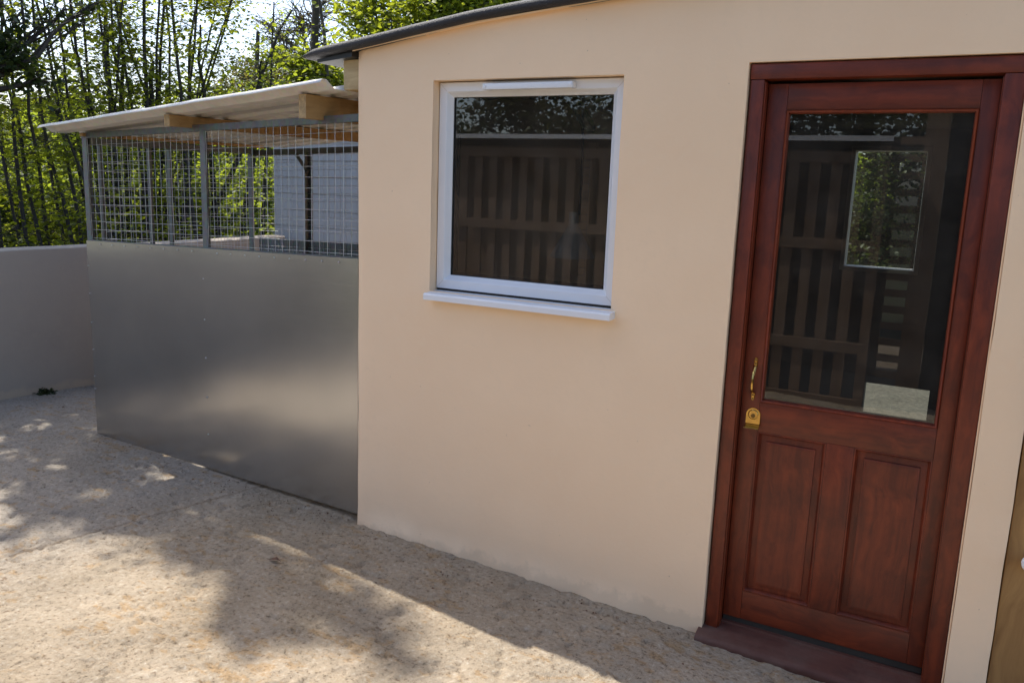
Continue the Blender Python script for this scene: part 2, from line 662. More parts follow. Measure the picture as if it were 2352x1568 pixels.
M['deadleaf'] = m_simple('dead_leaf', (.12, .055, .03), .8, var=.4, scale=60)
M['moss'] = m_leaf('moss_leaf', [(.02, .035, .008), (.05, .06, .015)], .2, (.01, .02, 0))

# ------------------------------------------------------------------ ground
GX = np.array([-8, -6, -4, -2.9, -1.9, -1.5, -.9, 0, .8, 1.6, 4])
GZ = np.array([-.07, -.06, -.043, -.019, .0, -.008, -.034, -.072, -.098, -.11, -.13])


def gz(x):
    return np.interp(x, GX, GZ)


def build_ground():
    n = 40
    g = np.concatenate([-np.geomspace(8, 250, 10)[::-1], np.linspace(-7, 7, 15), np.geomspace(8, 250, 10)])
    X, Y = np.meshgrid(g, g, indexing='ij')
    Z = -.22 + 0 * X
    Z = Z - .12 * np.clip(np.abs(X) - 12, 0, 1)
    v = np.stack([X, Y, Z], -1).reshape(-1, 3)
    k = len(g)
    i = np.arange(k * k).reshape(k, k)
    f = np.stack([i[:-1, :-1], i[1:, :-1], i[1:, 1:], i[:-1, 1:]], -1).reshape(-1, 4)
    o = npmesh('ground', v, f, M['ground'])
    o['kind'] = 'structure'


def build_yard():
    xs = np.concatenate([[-5.75, -5.6], np.arange(-5.45, .75, .011), np.arange(.8, 3.7, .3)])
    ys = np.concatenate([np.arange(-7.6, -1.95, .3), np.arange(-1.9, .12, .011), np.arange(.2, 3.0, .12), [3.2, 3.6, 3.95]])
    X, Y = np.meshgrid(xs, ys, indexing='ij')
    Z = gz(X) + .004 * vnoise(X * .9 + 7, Y * .9 + 3, 1)
    # smooth hollows and trowel swirls, broom ridges along the house, grit and pits
    br = vnoise(X * 3.0 + Y * .6, Y * 58 + X * 5.5, 2) * .6 + vnoise(X * 5 + 11, Y * 31 + X * 3, 3) * .6
    side = 1 / (1 + np.exp((X + 1.5) * 3))
    Z += br * (.0006 + .0011 * side)
    grit = vnoise(X * 38, Y * 38, 4)
    grit2 = vnoise(X * 70 + 5, Y * 70, 5)
    Z += .0030 * grit + .0020 * grit2
    pit = vnoise(X * 16 + 3, Y * 27 + 9, 6) * .6 + vnoise(X * 34, Y * 48, 7) * .5
    Z -= np.clip(pit - .33, 0, .35) * .036
    lump = vnoise(X * 9 + 31, Y * 12 + 2, 8) * .65 + vnoise(X * 23 + 1, Y * 23, 9) * .45
    Z += np.clip(lump - .45, 0, .12) * .022
    # construction joint between two bays: a lip and a shallow groove
    jx = -2.47 + .215 * (Y - .1) + .006 * vnoise(X * 0 + 2, Y * 6, 12)
    d = X - jx
    Z += .009 * np.exp(-((d - .024) / .02) ** 2) - .009 * np.exp(-(d / .012) ** 2) - .003 * np.exp(-((d + .06) / .05) ** 2)
    v = np.stack([X, Y, Z], -1).reshape(-1, 3)
    a, b = X.shape
    i = np.arange(a * b).reshape(a, b)
    f = np.stack([i[:-1, :-1], i[1:, :-1], i[1:, 1:], i[:-1, 1:]], -1).reshape(-1, 4)
    o = npmesh('concrete_yard', v, f, M['concrete'], smooth=True)
    o['kind'] = 'structure'


def build_back_slab():  # strip of ground added behind the house, darker so the opening looks dimmer
    xs, ys = np.arange(-1.8, 3.2, .05), np.arange(3.955, 6.6, .05)
    X, Y = np.meshgrid(xs, ys, indexing='ij')
    Z = -.09 + .012 * vnoise(X * 6, Y * 6, 61) + .008 * vnoise(X * 17, Y * 17, 62)
    a, b = X.shape
    i = np.arange(a * b).reshape(a, b)
    f = np.stack([i[:-1, :-1], i[1:, :-1], i[1:, 1:], i[:-1, 1:]], -1).reshape(-1, 4)
    o = npmesh('back_slab', np.stack([X, Y, Z], -1).reshape(-1, 3), f, M['dim_slab'], smooth=True)
    o['kind'] = 'structure'


build_ground()
build_yard()
build_back_slab()

# ------------------------------------------------------------------ house
HX0, HX1, HY1 = -1.733, .897, 4.0
WX0, WX1, WZ0, WZ1 = -1.336, -.499, 1.142, 2.012
DX0, DX1, DZ1 = -.049, .776, 2.039
WT_X = [-1.733, -1.377, -1.114, -.9, -.56, .9]
WT_Z = [2.153, 2.197, 2.228, 2.25, 2.279, 2.40]


def walltop(x):
    return np.interp(x, WT_X, WT_Z)


house = empty('house', (-.42, 1.2, 0))
tag(house, 'cream rendered outbuilding with black felt roof, white window and red-brown glazed door', 'building')


def hp(o):
    return keep_world(o, house)


def front_wall():
    def lines(a, b, step, keys):
        ks = sorted(set([a, b] + list(keys)))
        out = []
        for p, q in zip(ks[:-1], ks[1:]):
            n = max(1, int(round((q - p) / step)))
            out += list(np.linspace(p, q, n, endpoint=False))
        return np.array(out + [b])
    xs = lines(HX0, HX1, .03, [WX0, WX1, DX0, DX1])
    zs = lines(-.16, 2.05, .03, [WZ0, WZ1, DZ1])
    zs = np.concatenate([zs, np.linspace(2.05, 2.2, 5)[1:]])   # last rows stretched to the roof line
    nx, nz = len(xs), len(zs)
    T = .13
    mb = MB()
    X, Zg = np.meshgrid(xs, zs, indexing='ij')
    Z2 = Zg.copy()
    for j in range(nz):
        if zs[j] > 2.05:
            t = (zs[j] - 2.05) / .15
            Z2[:, j] = 2.05 + t * (walltop(xs) - 2.05)
    yw = .0035 * vnoise(X * 1.7 + 4, Z2 * 1.7, 21) + .0015 * vnoise(X * 6, Z2 * 6, 22)
    wob = .003 * vnoise(X * 9 + 2, Z2 * 9, 23)

    # keep the wall true where frames sit, let the hand-finished arrises wander a little
    def hole(i, j):
        cx, cz = (xs[i] + xs[i + 1]) / 2, (zs[j] + zs[j + 1]) / 2
        return (WX0 < cx < WX1 and WZ0 < cz < WZ1) or (DX0 < cx < DX1 and cz < DZ1)
    # foot of the render swells and is ragged
    foot = np.clip((.02 + gz(X) + .055 - Z2) / .075, 0, 1)
    yw -= foot * (.010 + .010 * vnoise(X * 14, Z2 * 0 + 3, 24))
    rnd = np.exp(-((X - HX0) / .02) ** 2) * .012 + np.exp(-((X - HX1) / .012) ** 2) * .006
    Yf = yw + rnd
    vid = {}
    f_id = np.arange(nx * nz).reshape(nx, nz)
    base = mb.verts(np.stack([X + wob * .5, Yf, Z2], -1).reshape(-1, 3))
    back = mb.verts(np.stack([X + wob * .5, np.full_like(X, T), Z2], -1).reshape(-1, 3))
    ins = np.zeros((nx - 1, nz - 1), bool)
    for i in range(nx - 1):
        for j in range(nz - 1):
            ins[i, j] = not hole(i, j)
    for i in range(nx - 1):
        for j in range(nz - 1):
            if not ins[i, j]:
                continue
            a, b, c, d = f_id[i, j], f_id[i + 1, j], f_id[i + 1, j + 1], f_id[i, j + 1]
            mb.face((base + a, base + b, base + c, base + d), 0)
            mb.face((back + d, back + c, back + b, back + a), 1)
            for (p, q, ni, nj) in ((a, b, i, j - 1), (b, c, i + 1, j), (c, d, i, j + 1), (d, a, i - 1, j)):
                if not (0 <= ni < nx - 1 and 0 <= nj < nz - 1) or not ins[ni, nj]:
                    mb.face((base + q, base + p, back + p, back + q), 0)
    o = mb.build('front_wall', [M['render'], M['inner']], None, smooth=50)
    return hp(o)


front_wall()
# side, back walls, floor, ceiling
s = MB().prism_x([(.132, -.15), (HY1, -.15), (HY1, 2.15), (.132, 2.15)], HX0, HX0 + .12)
hp(s.build('side_wall', M['render']))
s = MB().prism_x([(.132, -.15), (HY1, -.15), (HY1, 2.38), (.132, 2.38)], HX1 - .12, HX1)
hp(s.build('side_wall', M['render']))
BWX0, BWX1, BWZ0, BWZ1 = -.185, .335, 1.065, 1.96
b = MB()
b.box(HX0 + .122, BWX0, HY1 - .1, HY1, -.15, 2.15)
b.box(BWX1, HX1 - .122, HY1 - .1, HY1, .20, 2.15)
b.box(.525, HX1 - .122, HY1 - .1, HY1, -.15, .1995)
b.box(BWX0, BWX1, HY1 - .1, HY1, .20, BWZ0)
b.box(BWX0, .075, HY1 - .1, HY1, -.15, .1995)
b.box(BWX0, BWX1, HY1 - .1, HY1, BWZ1, 2.15)
hp(b.build('back_wall', M['inner']))
hp(MB().box(HX0 + .122, HX1 - .122, .14, HY1 - .102, -.12, -.03).build('interior_floor', M['inner_floor']))
hp(MB().box(HX0 + .122, HX1 - .122, .14, HY1 - .102, 2.10, 2.13).build('ceiling', M['inner']))
# interior slatted partition and shelf, just seen in the gloom behind the panes
w = MB().ringframe(BWX0 - .012, BWX1 + .012, BWZ0 - .012, BWZ1 + .012, [(.0, HY1 - .12), (0, HY1 - .14), (.03, HY1 - .14), (.035, HY1 - .12), (.035, HY1 - .03)])
bw = hp(w.build('back_window', M['lamp']))


# roof: deck, felt with a rolled edge, a lapped second strip
def roofz(x):
    return np.interp(x, [-2.0, -1.9, -1.673, -1.335, -1.141, -.862, 1.1], [2.118, 2.126, 2.158, 2.203, 2.230, 2.254, 2.415])


def felt_sweep(x0, x1, prof, n=40, lift=0.0, ends=True):
    mb = MB()
    xs = np.linspace(x0, x1, n)
    rings = []
    for q, x in enumerate(xs):
        wob = .004 * math.sin(x * 5.1) + .003 * math.sin(x * 13 + 1)
        tip = 1.0
        if x0 < -1.8:
            tip = min(1.0, .45 + .55 * math.sqrt(max(0, (x - x0) / .08)))
        rings.append(mb.verts([(x, p[0] + wob * .6, roofz(x) + lift + p[1] * tip + wob * .4 - (1 - tip) * .008) for p in prof]))
    k = len(prof)
    for i in range(n - 1):
        for j in range(k - 1):
            mb.face((rings[i] + j, rings[i + 1] + j, rings[i + 1] + j + 1, rings[i] + j + 1))
    if ends:
        mb.face([rings[0] + j for j in range(k)])
        mb.face([rings[-1] + j for j in reversed(range(k))])
    return mb


pf = [(.02, -.006), (-.05, -.006), (-.060, -.002), (-.065, .008), (-.064, .020), (-.057, .029), (-.044, .034), (-.02, .036), (.3, .038)]
full = pf + [(4.15, .038), (4.15, .02), (.3, .02)]
ro = hp(felt_sweep(-1.985, 1.05, full, 60).build('roof', M['felt'], None, smooth=50))
pf2 = [(-.02, .039), (-.046, .037), (-.062, .030), (-.072, .018), (-.081, .006), (-.084, .009), (-.075, .034), (-.055, .046), (-.02, .048), (.4, .050), (.4, .042)]
fl = felt_sweep(-.895, 1.04, pf2, 30).build('felt_lap', M['felt'], None, smooth=50)
keep_world(fl, ro)
fl.matrix_parent_inverse = (Matrix.Translation(Vector(house.location))).inverted()
# rendered lip under the felt, and the eaves timber at the side of the house
lip = MB()
xs = np.linspace(-1.735, .9, 40)
rings = [lip.verts([(x, -.028, roofz(x) - .012), (x, .002, walltop(x) - .004), (x, .03, walltop(x) - .004), (x, .03, roofz(x) - .006), (x, -.03, roofz(x) - .006)]) for x in xs]
for i in range(39):
    for j in range(5):
        j2 = (j + 1) % 5
        lip.face((rings[i] + j, rings[i + 1] + j, rings[i + 1] + j2, rings[i] + j2))
lip.face([rings[0] + j for j in range(5)])
hp(lip.build('eaves_lip', M['render']))
tb = MB().box(HX0 - .088, HX0 - .004, .016, 3.9, 1.985, 2.112, bev=.003)
hp(tb.build('eaves_timber', M['pine_z']))
sb = MB().prism([(-1.93, 2.098), (HX0 - .004, 2.116), (HX0 - .004, 2.138), (-1.93, 2.112)], -.03, 4.0)
hp(sb.build('roof_board', M['black']))

# ---- window
fr = MB()
fr.ringframe(WX0 + .004, WX1 - .004, WZ0 + .012, WZ1 - .004, [(0, .11), (0, .046), (.003, .043), (.036, .043), (.040, .047), (.042, .052), (.056, .062), (.058, .066), (.058, .11)])
win = hp(fr.build('window', M['upvc'], None, smooth=35))
IW = Matrix.Translation(-Vector(house.location))


def sub(o, par):
    o.parent = par
    o.matrix_parent_inverse = Matrix.Translation(-Vector(house.location)).copy() if False else Matrix.Identity(4)
    return o


# mitre joints: hairlines at the four corners
g = MB()
for (sx, sz, xx, zz) in ((1, 1, WX0 + .004, WZ0 + .012), (-1, 1, WX1 - .004, WZ0 + .012), (1, -1, WX0 + .004, WZ1 - .004), (-1, -1, WX1 - .004, WZ1 - .004)):
    g.tube([(xx + sx * .004, .0432, zz + sz * .004), (xx + sx * .036, .0432, zz + sz * .036)], .0006, 4)
sub(g.build('mitre_joint', M['bwall']), win)['kind'] = 'stuff'
g = MB().ringframe(WX0 + .058, WX1 - .058, WZ0 + .066, WZ1 - .058, [(0, .068), (.005, .067), (.006, .074), (0.006, .078)])
sub(g.build('gasket', M['gasket'], None), win)
gx0, gx1, gz0, gz1 = WX0 + .0595, WX1 - .0595, WZ0 + .0675, WZ1 - .0595


def pane(name, x0, x1, y, z0, z1, mg, th=.02, mb=None):
    p = MB()
    n = p.verts([(x0, y, z0), (x1, y, z0), (x1, y, z1), (x0, y, z1), (x0, y + th, z0), (x1, y + th, z0), (x1, y + th, z1), (x0, y + th, z1)])
    p.face((n, n + 1, n + 2, n + 3), 0)
    for q in ((7, 6, 5, 4), (4, 5, 1, 0), (5, 6, 2, 1), (6, 7, 3, 2), (7, 4, 0, 3)):
        p.face([n + i for i in q], 1)
    return p.build(name, [mg, M['clear']])


sub(pane('pane', gx0, gx1, .075, gz0, gz1, M['glass']), win)
sp = MB().ringframe(gx0 + .0005, gx1 - .0005, gz0 + .0005, gz1 - .0005, [(.0, .0965), (.012, .0965), (.012, .107), (0, .107)])
sub(sp.build('spacer_bar', M['gasket']), win)
# near-black strip painted as the shade under the frame; sill, vent
sub(MB().box(WX0 + .006, WX1 - .006, .05, .1, WZ0 - .002, WZ0 + .0115).build('sill_gap_shade', M['gap']), win)
sl = MB().prism_x([(-.052, 1.111), (-.052, 1.132), (-.046, 1.138), (.1, 1.147), (.1, 1.119), (-.03, 1.111)], -1.333, -.481)
so = sub(sl.build('sill', M['upvc']), win)
ve = MB().box(-1.102, -.707, .004, .043, 1.971, 1.995, bev=.003)
vo = sub(ve.build('trickle_vent', M['upvc'], None, smooth=40), win)
vc = MB()
for x in (-1.092, -.717):
    vc.lathe([(.0065, 0), (.0065, .0015), (.005, .002)], (x, .0035, 1.983), 'Y', 14)
sub(vc.build('vent_cap', M['upvc']), win)['kind'] = 'stuff'
# ---- door: frame, leaf, panels, pane, furniture
dfr = MB()
FY = .018
dfr.box(DX0 + .006, .004, FY, .13, -.06, 1.984, 0, .004)
jm = hp(dfr.build('door_frame', M['mah_z'], None, smooth=40))
sub(MB().box(.712, DX1 - .006, FY, .13, -.06, 1.984, 0, .004).build('door_jamb', M['mah_z'], None, smooth=40), jm)
hd = MB().box(DX0 + .004, DX1 - .004, FY - .003, .13, 1.9845, DZ1 - .004, 0, .004)
sub(hd.build('door_head', M['mah_x'], None, smooth=40), jm)
bd = MB()
bd.box(.0045, .0075, FY + .010, .066, -.03, 1.976)
bd.box(.7085, .7115, FY + .010, .066, -.03, 1.976)
sub(bd.build('frame_bead', M['mah_bead']), jm)
# leftover paint line / mortar between frame and render
ml = MB()
ml.tube([(DX1 - .003, .012, -.1 + .214 * i) for i in range(11)], .003, 5)
sub(ml.build('sealant', M['render']), jm)

LY0, LY1 = .069, .112
leaf = MB()
PG = (.087, .645, .87, 1.875)
leaf.box(.009, .075, LY0, LY1, .004, 1.974, 0, .002)
door = hp(leaf.build('door', M['mah_z'], None, smooth=40))
sub(MB().box(.657, .7075, LY0, LY1, .004, 1.974, 0, .002).build('door_stile', M['mah_z'], None, smooth=40), door)
for za, zb in ((1.887, 1.974), (.747, .858), (.004, .117)):
    sub(MB().box(.0755, .6565, LY0 + .0006, LY1, za, zb, 0, .002).build('door_rail', M['mah_x'], None, smooth=40), door)
mu = MB().box(.318, .41, LY0 + .0012, LY1, .1175, .7465, 0, .002)
sub(mu.build('door_muntin', M['mah_z'], None, smooth=40), door)
bm_ = MB().ringframe(.0755, .6565, .8585, 1.8865, [(0, .10), (0, LY0 - .004), (.003, LY0 - .007), (.008, LY0 - .005), (.0105, LY0 + .006), (.0115, LY0 + .014), (.0115, .10)])
sub(bm_.build('glazing_bead', M['mah_bead'], None, smooth=40), door)
for (x0, x1) in ((.0755, .3175), (.4105, .6565)):
    p = MB().ringframe(x0, x1, .1175, .7465, [(0, .105), (0, LY0 + .002), (.005, LY0 + .001), (.010, LY0 + .009), (.013, LY0 + .019), (.034, LY0 + .015), (.035, LY0 + .009), (.038, LY0 + .008), (.05, LY0 + .008)])
    n = p.verts([(x0 + .05, LY0 + .008, .1675), (x1 - .05, LY0 + .008, .1675), (x1 - .05, LY0 + .008, .6965), (x0 + .05, LY0 + .008, .6965)])
    p.face((n, n + 1, n + 2, n + 3))
    sub(p.build('door_panel', M['mah_z'], None, smooth=25), door)
sub(pane('door_pane', PG[0], PG[1], LY0 + .014, PG[2], PG[3], M['glassd'], .006), door)
# dark strip filling the space at the door foot; threshold
sub(MB().box(.01, .706, .074, .1, -.022, .0035).build('foot_strip', M['gap']), door)
th = MB()
rg = []
txs = np.linspace(-.062, .86, 24)
tp = [(.12, -.012), (.060, -.016), (.058, -.024), (-.035, -.046), (-.050, -.052), (-.056, -.062), (-.056, -.083), (-.050, -.094), (.12, -.1)]
for x in txs:
    sk = -.014 * (x / .8)
    e = .002 * math.sin(x * 40) + .0015 * math.sin(x * 91)
    rg.append(th.verts([(x, a if a > .05 else a + e, zz + sk) for a, zz in tp]))
for i in range(len(txs) - 1):
    for j in range(len(tp)):
        j2 = (j + 1) % len(tp)
        th.face((rg[i] + j, rg[i + 1] + j, rg[i + 1] + j2, rg[i] + j2))
th.face([rg[0] + j for j in range(len(tp))])
th.face([rg[-1] + j for j in reversed(range(len(tp)))])
hp(th.build('threshold', M['mah_sill'], None, smooth=40))
mo = MB()
mx = np.linspace(-.055, .88, 40)
rgm = [mo.verts([(x, -.038 + .006 * math.sin(x * 23), -.098 - .014 * x / .8), (x, -.048 + .006 * math.sin(x * 31 + 1), gz(x) - .01), (x, .02, gz(x) - .02), (x, .02, -.098 - .014 * x / .8)]) for x in mx]
for i in range(39):
    for j in range(4):
        j2 = (j + 1) % 4
        mo.face((rgm[i] + j, rgm[i + 1] + j, rgm[i + 1] + j2, rgm[i] + j2))
hp(mo.build('mortar_bed', M['render'], None))

# pull handle (bow) and cylinder pull
HXc = .049
h = MB()


def strap(mb, pts, w, t):
    """flat strap following (y, z, halfwidth) in the plane x = HXc"""
    rr = []
    for (y, z, hw) in pts:
        rr.append(mb.verts([(HXc - hw, y, z), (HXc - hw * .6, y - t, z), (HXc + hw * .6, y - t, z), (HXc + hw, y, z)]))
    for a, b2 in zip(rr[:-1], rr[1:]):
        for j in range(4):
            j2 = (j + 1) % 4
            mb.face((a + j, b2 + j, b2 + j2, a + j2))
    mb.face([rr[0] + j for j in range(4)])
    mb.face([rr[-1] + j for j in reversed(range(4))])


sy = LY0 + .0005
hpts = [(sy, 1.020, .003), (sy, 1.018, .006), (sy, 1.012, .0078), (sy, .992, .0078), (sy - .004, .990, .0082), (sy - .016, .978, .0062), (sy - .027, .962, .005), (sy - .033, .944, .0046),
        (sy - .034, .925, .0046), (sy - .030, .908, .0048), (sy - .020, .895, .0056), (sy - .005, .889, .008), (sy, .887, .0082), (sy, .870, .0078), (sy, .864, .006), (sy, .862, .003)]
strap(h, hpts, .008, .004)
for sgn in (0,):
    pass
ho = sub(h.build('pull_handle', M['brass'], None, smooth=50), door)
sc = MB()
for z in (1.013, .999, .882, .868):
    sc.lathe([(.0035, 0), (.0035, .0008), (.002, .0004)], (HXc, sy - .0042, z), 'Y', 10)
sub(sc.build('handle_screw', M['brass_dark']), door)['kind'] = 'stuff'
lx, lz = .0565, .808
lk = MB()
poly = []
for k in range(13):
    a = math.pi * k / 12
    poly.append((lx + .0255 * math.cos(a), lz + .0255 * math.sin(a)))
poly += [(lx - .0255, lz - .034), (lx + .0255, lz - .034)]
lk.prism(poly, sy - .004, sy)
lk.prism_x([(sy - .004, lz - .026), (sy, lz - .034), (sy - .014, lz - .042), (sy - .026, lz - .044), (sy - .027, lz - .048), (sy - .013, lz - .0465), (sy, lz - .040)], lx - .0258, lx + .0258)
lk.lathe([(.0185, 0), (.0185, .002), (.0165, .0035), (.0155, .0022)], (lx, sy - .004, lz + .001), 'Y', 24)
lo = sub(lk.build('cylinder_lock', M['brass'], None, smooth=35), door)
ky = MB().lathe([(.008, 0), (.008, .0015), (.007, .002)], (lx, sy - .006, lz - .004), 'Y', 16)
ky.box(lx - .0012, lx + .0012, sy - .0088, sy - .0075, lz - .010, lz + .002)
sub(ky.build('key_plug', M['brass_dark']), door)

# pendant heat lamp with its coiled flex, hanging inside behind the window
lampx, lampy = -.925, .55
lampobj = empty('pendant_lamp', (lampx, lampy, 1.35))
tag(lampobj, 'conical metal pendant lamp on black flex hanging inside behind the window pane', 'lamp')
cd = MB()
cd.tube([(lampx + .03 * math.sin(t * 2.2), lampy, 2.1 - .62 * t) for t in np.linspace(0, 1, 14)], .006, 6)
cl = []
for t in np.linspace(0, 2 * math.pi * 4, 80):
    cl.append((lampx + .02 + .09 * math.cos(t) * math.sin(.8), lampy - .03 + .02 * math.sin(t * 3.1), 1.93 - .075 * math.cos(t) + .035 * math.sin(t)))
cd.tube(cl, .006, 5)
keep_world(cd.build('flex', M['black'], None, smooth=60), lampobj)
shd = MB().lathe([(.022, 1.49), (.024, 1.43), (.04, 1.40), (.105, 1.285), (.103, 1.284), (.036, 1.395)], (lampx, lampy, 0), 'Z', 24)
keep_world(shd.build('lamp_shade', M['lamp'], None, smooth=40), lampobj)

# ------------------------------------------------------------------ kennel run
K0 = np.array([-1.766, .03])
kd = np.array([-.9942, .1075])
kn = np.array([.1075, .9942])
KLEN, KDEP = 2.27, 1.22


def KZ(u):
    return .026 - .031 * u


def K(u, v, z):
    p = K0 + kd * u + kn * v
    return (p[0], p[1], KZ(u) + z)


kennel = empty('kennel_run', (K0[0] + kd[0] * 1.13, K0[1] + kd[1] * 1.13, 0))
tag(kennel, 'galvanised dog run with solid steel lower sheets, wire mesh and corrugated roof beside the house', 'kennel')


def kp(o):
    return keep_world(o, kennel)


class KB(MB):
    """Boxes in kennel space (u to the left, v back, z up)."""

    def kbox(self, u0, u1, v0, v1, z0, z1, mi=0):
        n = self.verts([K(*p) for p in ((u0, v0, z0), (u1, v0, z0), (u1, v1, z0), (u0, v1, z0), (u0, v0, z1), (u1, v0, z1), (u1, v1, z1), (u0, v1, z1))])
        for q in ((3, 2, 1, 0), (4, 5, 6, 7), (0, 1, 5, 4), (1, 2, 6, 5), (2, 3, 7, 6), (3, 0, 4, 7)):
            self.face([n + i for i in q], mi)
        return self


def angle_post(u, v, z0, z1, w=.034, du=1, dv=1, t=.004):
    """L-section angle iron upright."""
    b = KB()
    b.kbox(min(u, u + du * w), max(u, u + du * w), min(v, v + dv * t), max(v, v + dv * t), z0, z1)
    b.kbox(min(u, u + du * t), max(u, u + du * t), min(v + dv * t * 1.01, v + dv * w), max(v + dv * t * 1.01, v + dv * w), z0, z1)
    return kp(b.build('post', M['galv']))


# uprights: front corner (a little wider), front middle, house side
angle_post(2.285, .002, .0, 1.826, .05, -1, 1)
angle_post(1.135, .002, .02, 1.826, .045, -1, 1)
# left side: jamb, gate posts, back corner
for (v, w) in ((.085, .03), (.405, .034), (.545, .036), (KDEP - .04, .045)):
    angle_post(2.27, v, .0, 1.79, w, -1, 1)
# back uprights
for u in (1.68, 1.10, .5, .05):
    angle_post(u, KDEP, .0, 1.79, .036, -1, -1)
# rails
r = KB()
r.kbox(-.026, 2.29, .0005, .03, 1.8265, 1.859)
kp(r.build('top_rail', M['galv']))
r = KB()
r.kbox(2.25, 2.284, .032, KDEP, 1.795, 1.83)
kp(r.build('top_rail', M['galv']))
r = KB()
r.kbox(.0, 2.249, KDEP - .001, KDEP + .03, 1.78, 1.82)
kp(r.build('top_rail', M['galv']))
r = KB()
r.kbox(-.025, 2.232, -.0005, .004, 1.216, 1.2285)
r.kbox(-.025, 2.232, .0045, .03, 1.222, 1.226)
kp(r.build('middle_rail', M['galv']))
br = KB()
a, b2 = K(1.78, KDEP - .02, 1.78), K(1.665, KDEP - .02, 1.66)
br.tube([a, b2], .012, 6)
kp(br.build('brace', M['galv']))

# solid sheets (front, two sheets; lower back sheet) with rivets


def sheet(u0, u1, v, z0, z1, name='lower_sheet', bow=.004):
    nu, nz = 14, 8
    us = np.linspace(u0, u1, nu)
    zs = np.linspace(z0, z1, nz)
    b = MB()
    ids = {}
    for side, off in ((0, 0.0), (1, .0015)):
        for i, u in enumerate(us):
            for j, z in enumerate(zs):
                t = (u - u0) / (u1 - u0)
                s2 = (z - z0) / (z1 - z0)
                dv = bow * math.sin(math.pi * t) * math.sin(math.pi * s2) * math.sin(3 * t + 2 * s2)
                ids[side, i, j] = b.verts([K(u, v + off + dv, z)])
    for i in range(nu - 1):
        for j in range(nz - 1):
            b.face((ids[0, i, j], ids[0, i + 1, j], ids[0, i + 1, j + 1], ids[0, i, j + 1]))
            b.face((ids[1, i, j + 1], ids[1, i + 1, j + 1], ids[1, i + 1, j], ids[1, i, j]))
    for i in range(nu - 1):
        for j in (0, nz - 1):
            b.face((ids[0, i, j], ids[1, i, j], ids[1, i + 1, j], ids[0, i + 1, j]))
    for j in range(nz - 1):
        for i in (0, nu - 1):
            b.face((ids[0, i, j], ids[0, i, j + 1], ids[1, i, j + 1], ids[1, i, j]))
    o = b.build(name, M['sheet'], None, smooth=30)
    return kp(o)


sh1 = sheet(1.1205, 2.287, -.004, .002, 1.222)
sh2 = sheet(-.025, 1.1345, -.0062, .002, 1.222)
shb = sheet(.0, 2.2, KDEP - .006, .0, 1.205, bow=.002)
shb.data.materials[0] = M['galv']


def rivets(par, pts):
    b = MB()
    for (u, z) in pts:
        c = np.array(K(u, -.0075, z))
        n = b.verts([c + np.array([kd[0] * .0045 * math.cos(t), kd[1] * .0045 * math.cos(t), .0045 * math.sin(t)]) for t in np.linspace(0, 2 * math.pi, 8, endpoint=False)])
        m2 = b.verts([c - np.array([kn[0], kn[1], 0]) * .003 + np.array([kd[0] * .0022 * math.cos(t), kd[1] * .0022 * math.cos(t), .0022 * math.sin(t)]) for t in np.linspace(0, 2 * math.pi, 8, endpoint=False)])
        for j in range(8):
            j2 = (j + 1) % 8
            b.face((n + j, n + j2, m2 + j2, m2 + j))
        b.face([m2 + j for j in range(8)])
    o = b.build('rivet', M['wire'], None)
    o.parent = par
    o['kind'] = 'stuff'
    return o


rivets(sh2, [(.10 + .113 * i, 1.200) for i in range(9)] + [(1.128, z) for z in (1.06, .84, .63, .41, .2)])
rivets(sh1, [(1.22 + .13 * i, 1.204) for i in range(8)] + [(2.275, z) for z in (1.07, .9, .72, .55, .38, .3)])


# wire mesh panels
def mesh_panel(fn, a0, a1, z0, z1, step=.0508, r=.00135, seed=1):
    """fn(a, off, z) -> world; verticals in front of horizontals."""
    rr = random.Random(seed)
    b = MB()
    na = int((a1 - a0) / step)
    st = (a1 - a0) / na
    for i in range(na + 1):
        a = a0 + st * i
        k = 5
        pts = [fn(a + rr.uniform(-.0016, .0016), rr.uniform(-.001, .001), z0 + (z1 - z0) * j / k) for j in range(k + 1)]
        b.tube(pts, r, 4, cap=False)
    nz = int(round((z1 - z0) / step))
    sz = (z1 - z0) / nz
    for j in range(nz + 1):
        z = z0 + sz * j
        k = 8
        pts = [fn(a0 + (a1 - a0) * i / k, .003 + rr.uniform(-.001, .001), z + rr.uniform(-.0014, .0014)) for i in range(k + 1)]
        b.tube(pts, r, 4, cap=False)
    return kp(b.build('wire_mesh', M['wire'], None, smooth=80))


mesh_panel(lambda a, o, z: K(a, .008 + o, z), -.022, 1.092, 1.19, 1.835, seed=1)
mesh_panel(lambda a, o, z: K(a, .008 + o, z), 1.138, 2.236, 1.19, 1.835, seed=2)
mesh_panel(lambda a, o, z: K(2.268 - o, a, z), .112, .41, .6, 1.79, seed=3)
mesh_panel(lambda a, o, z: K(2.262 - o, a, z), .59, 1.18, .6, 1.79, r=.0011, seed=4)
mesh_panel(lambda a, o, z: K(a, KDEP - .008 - o, z), .02, 2.2, 1.1, 1.78, seed=5)
mesh_panel(lambda a, o, z: K(a, KDEP + .9 - o, z), .02, 2.0, 1.0, 1.75, seed=6)


# purlins running front to back on the rails
def roof_z(u):                    # underside of the roof sheets, absolute
    return 1.985 - .0755 * u


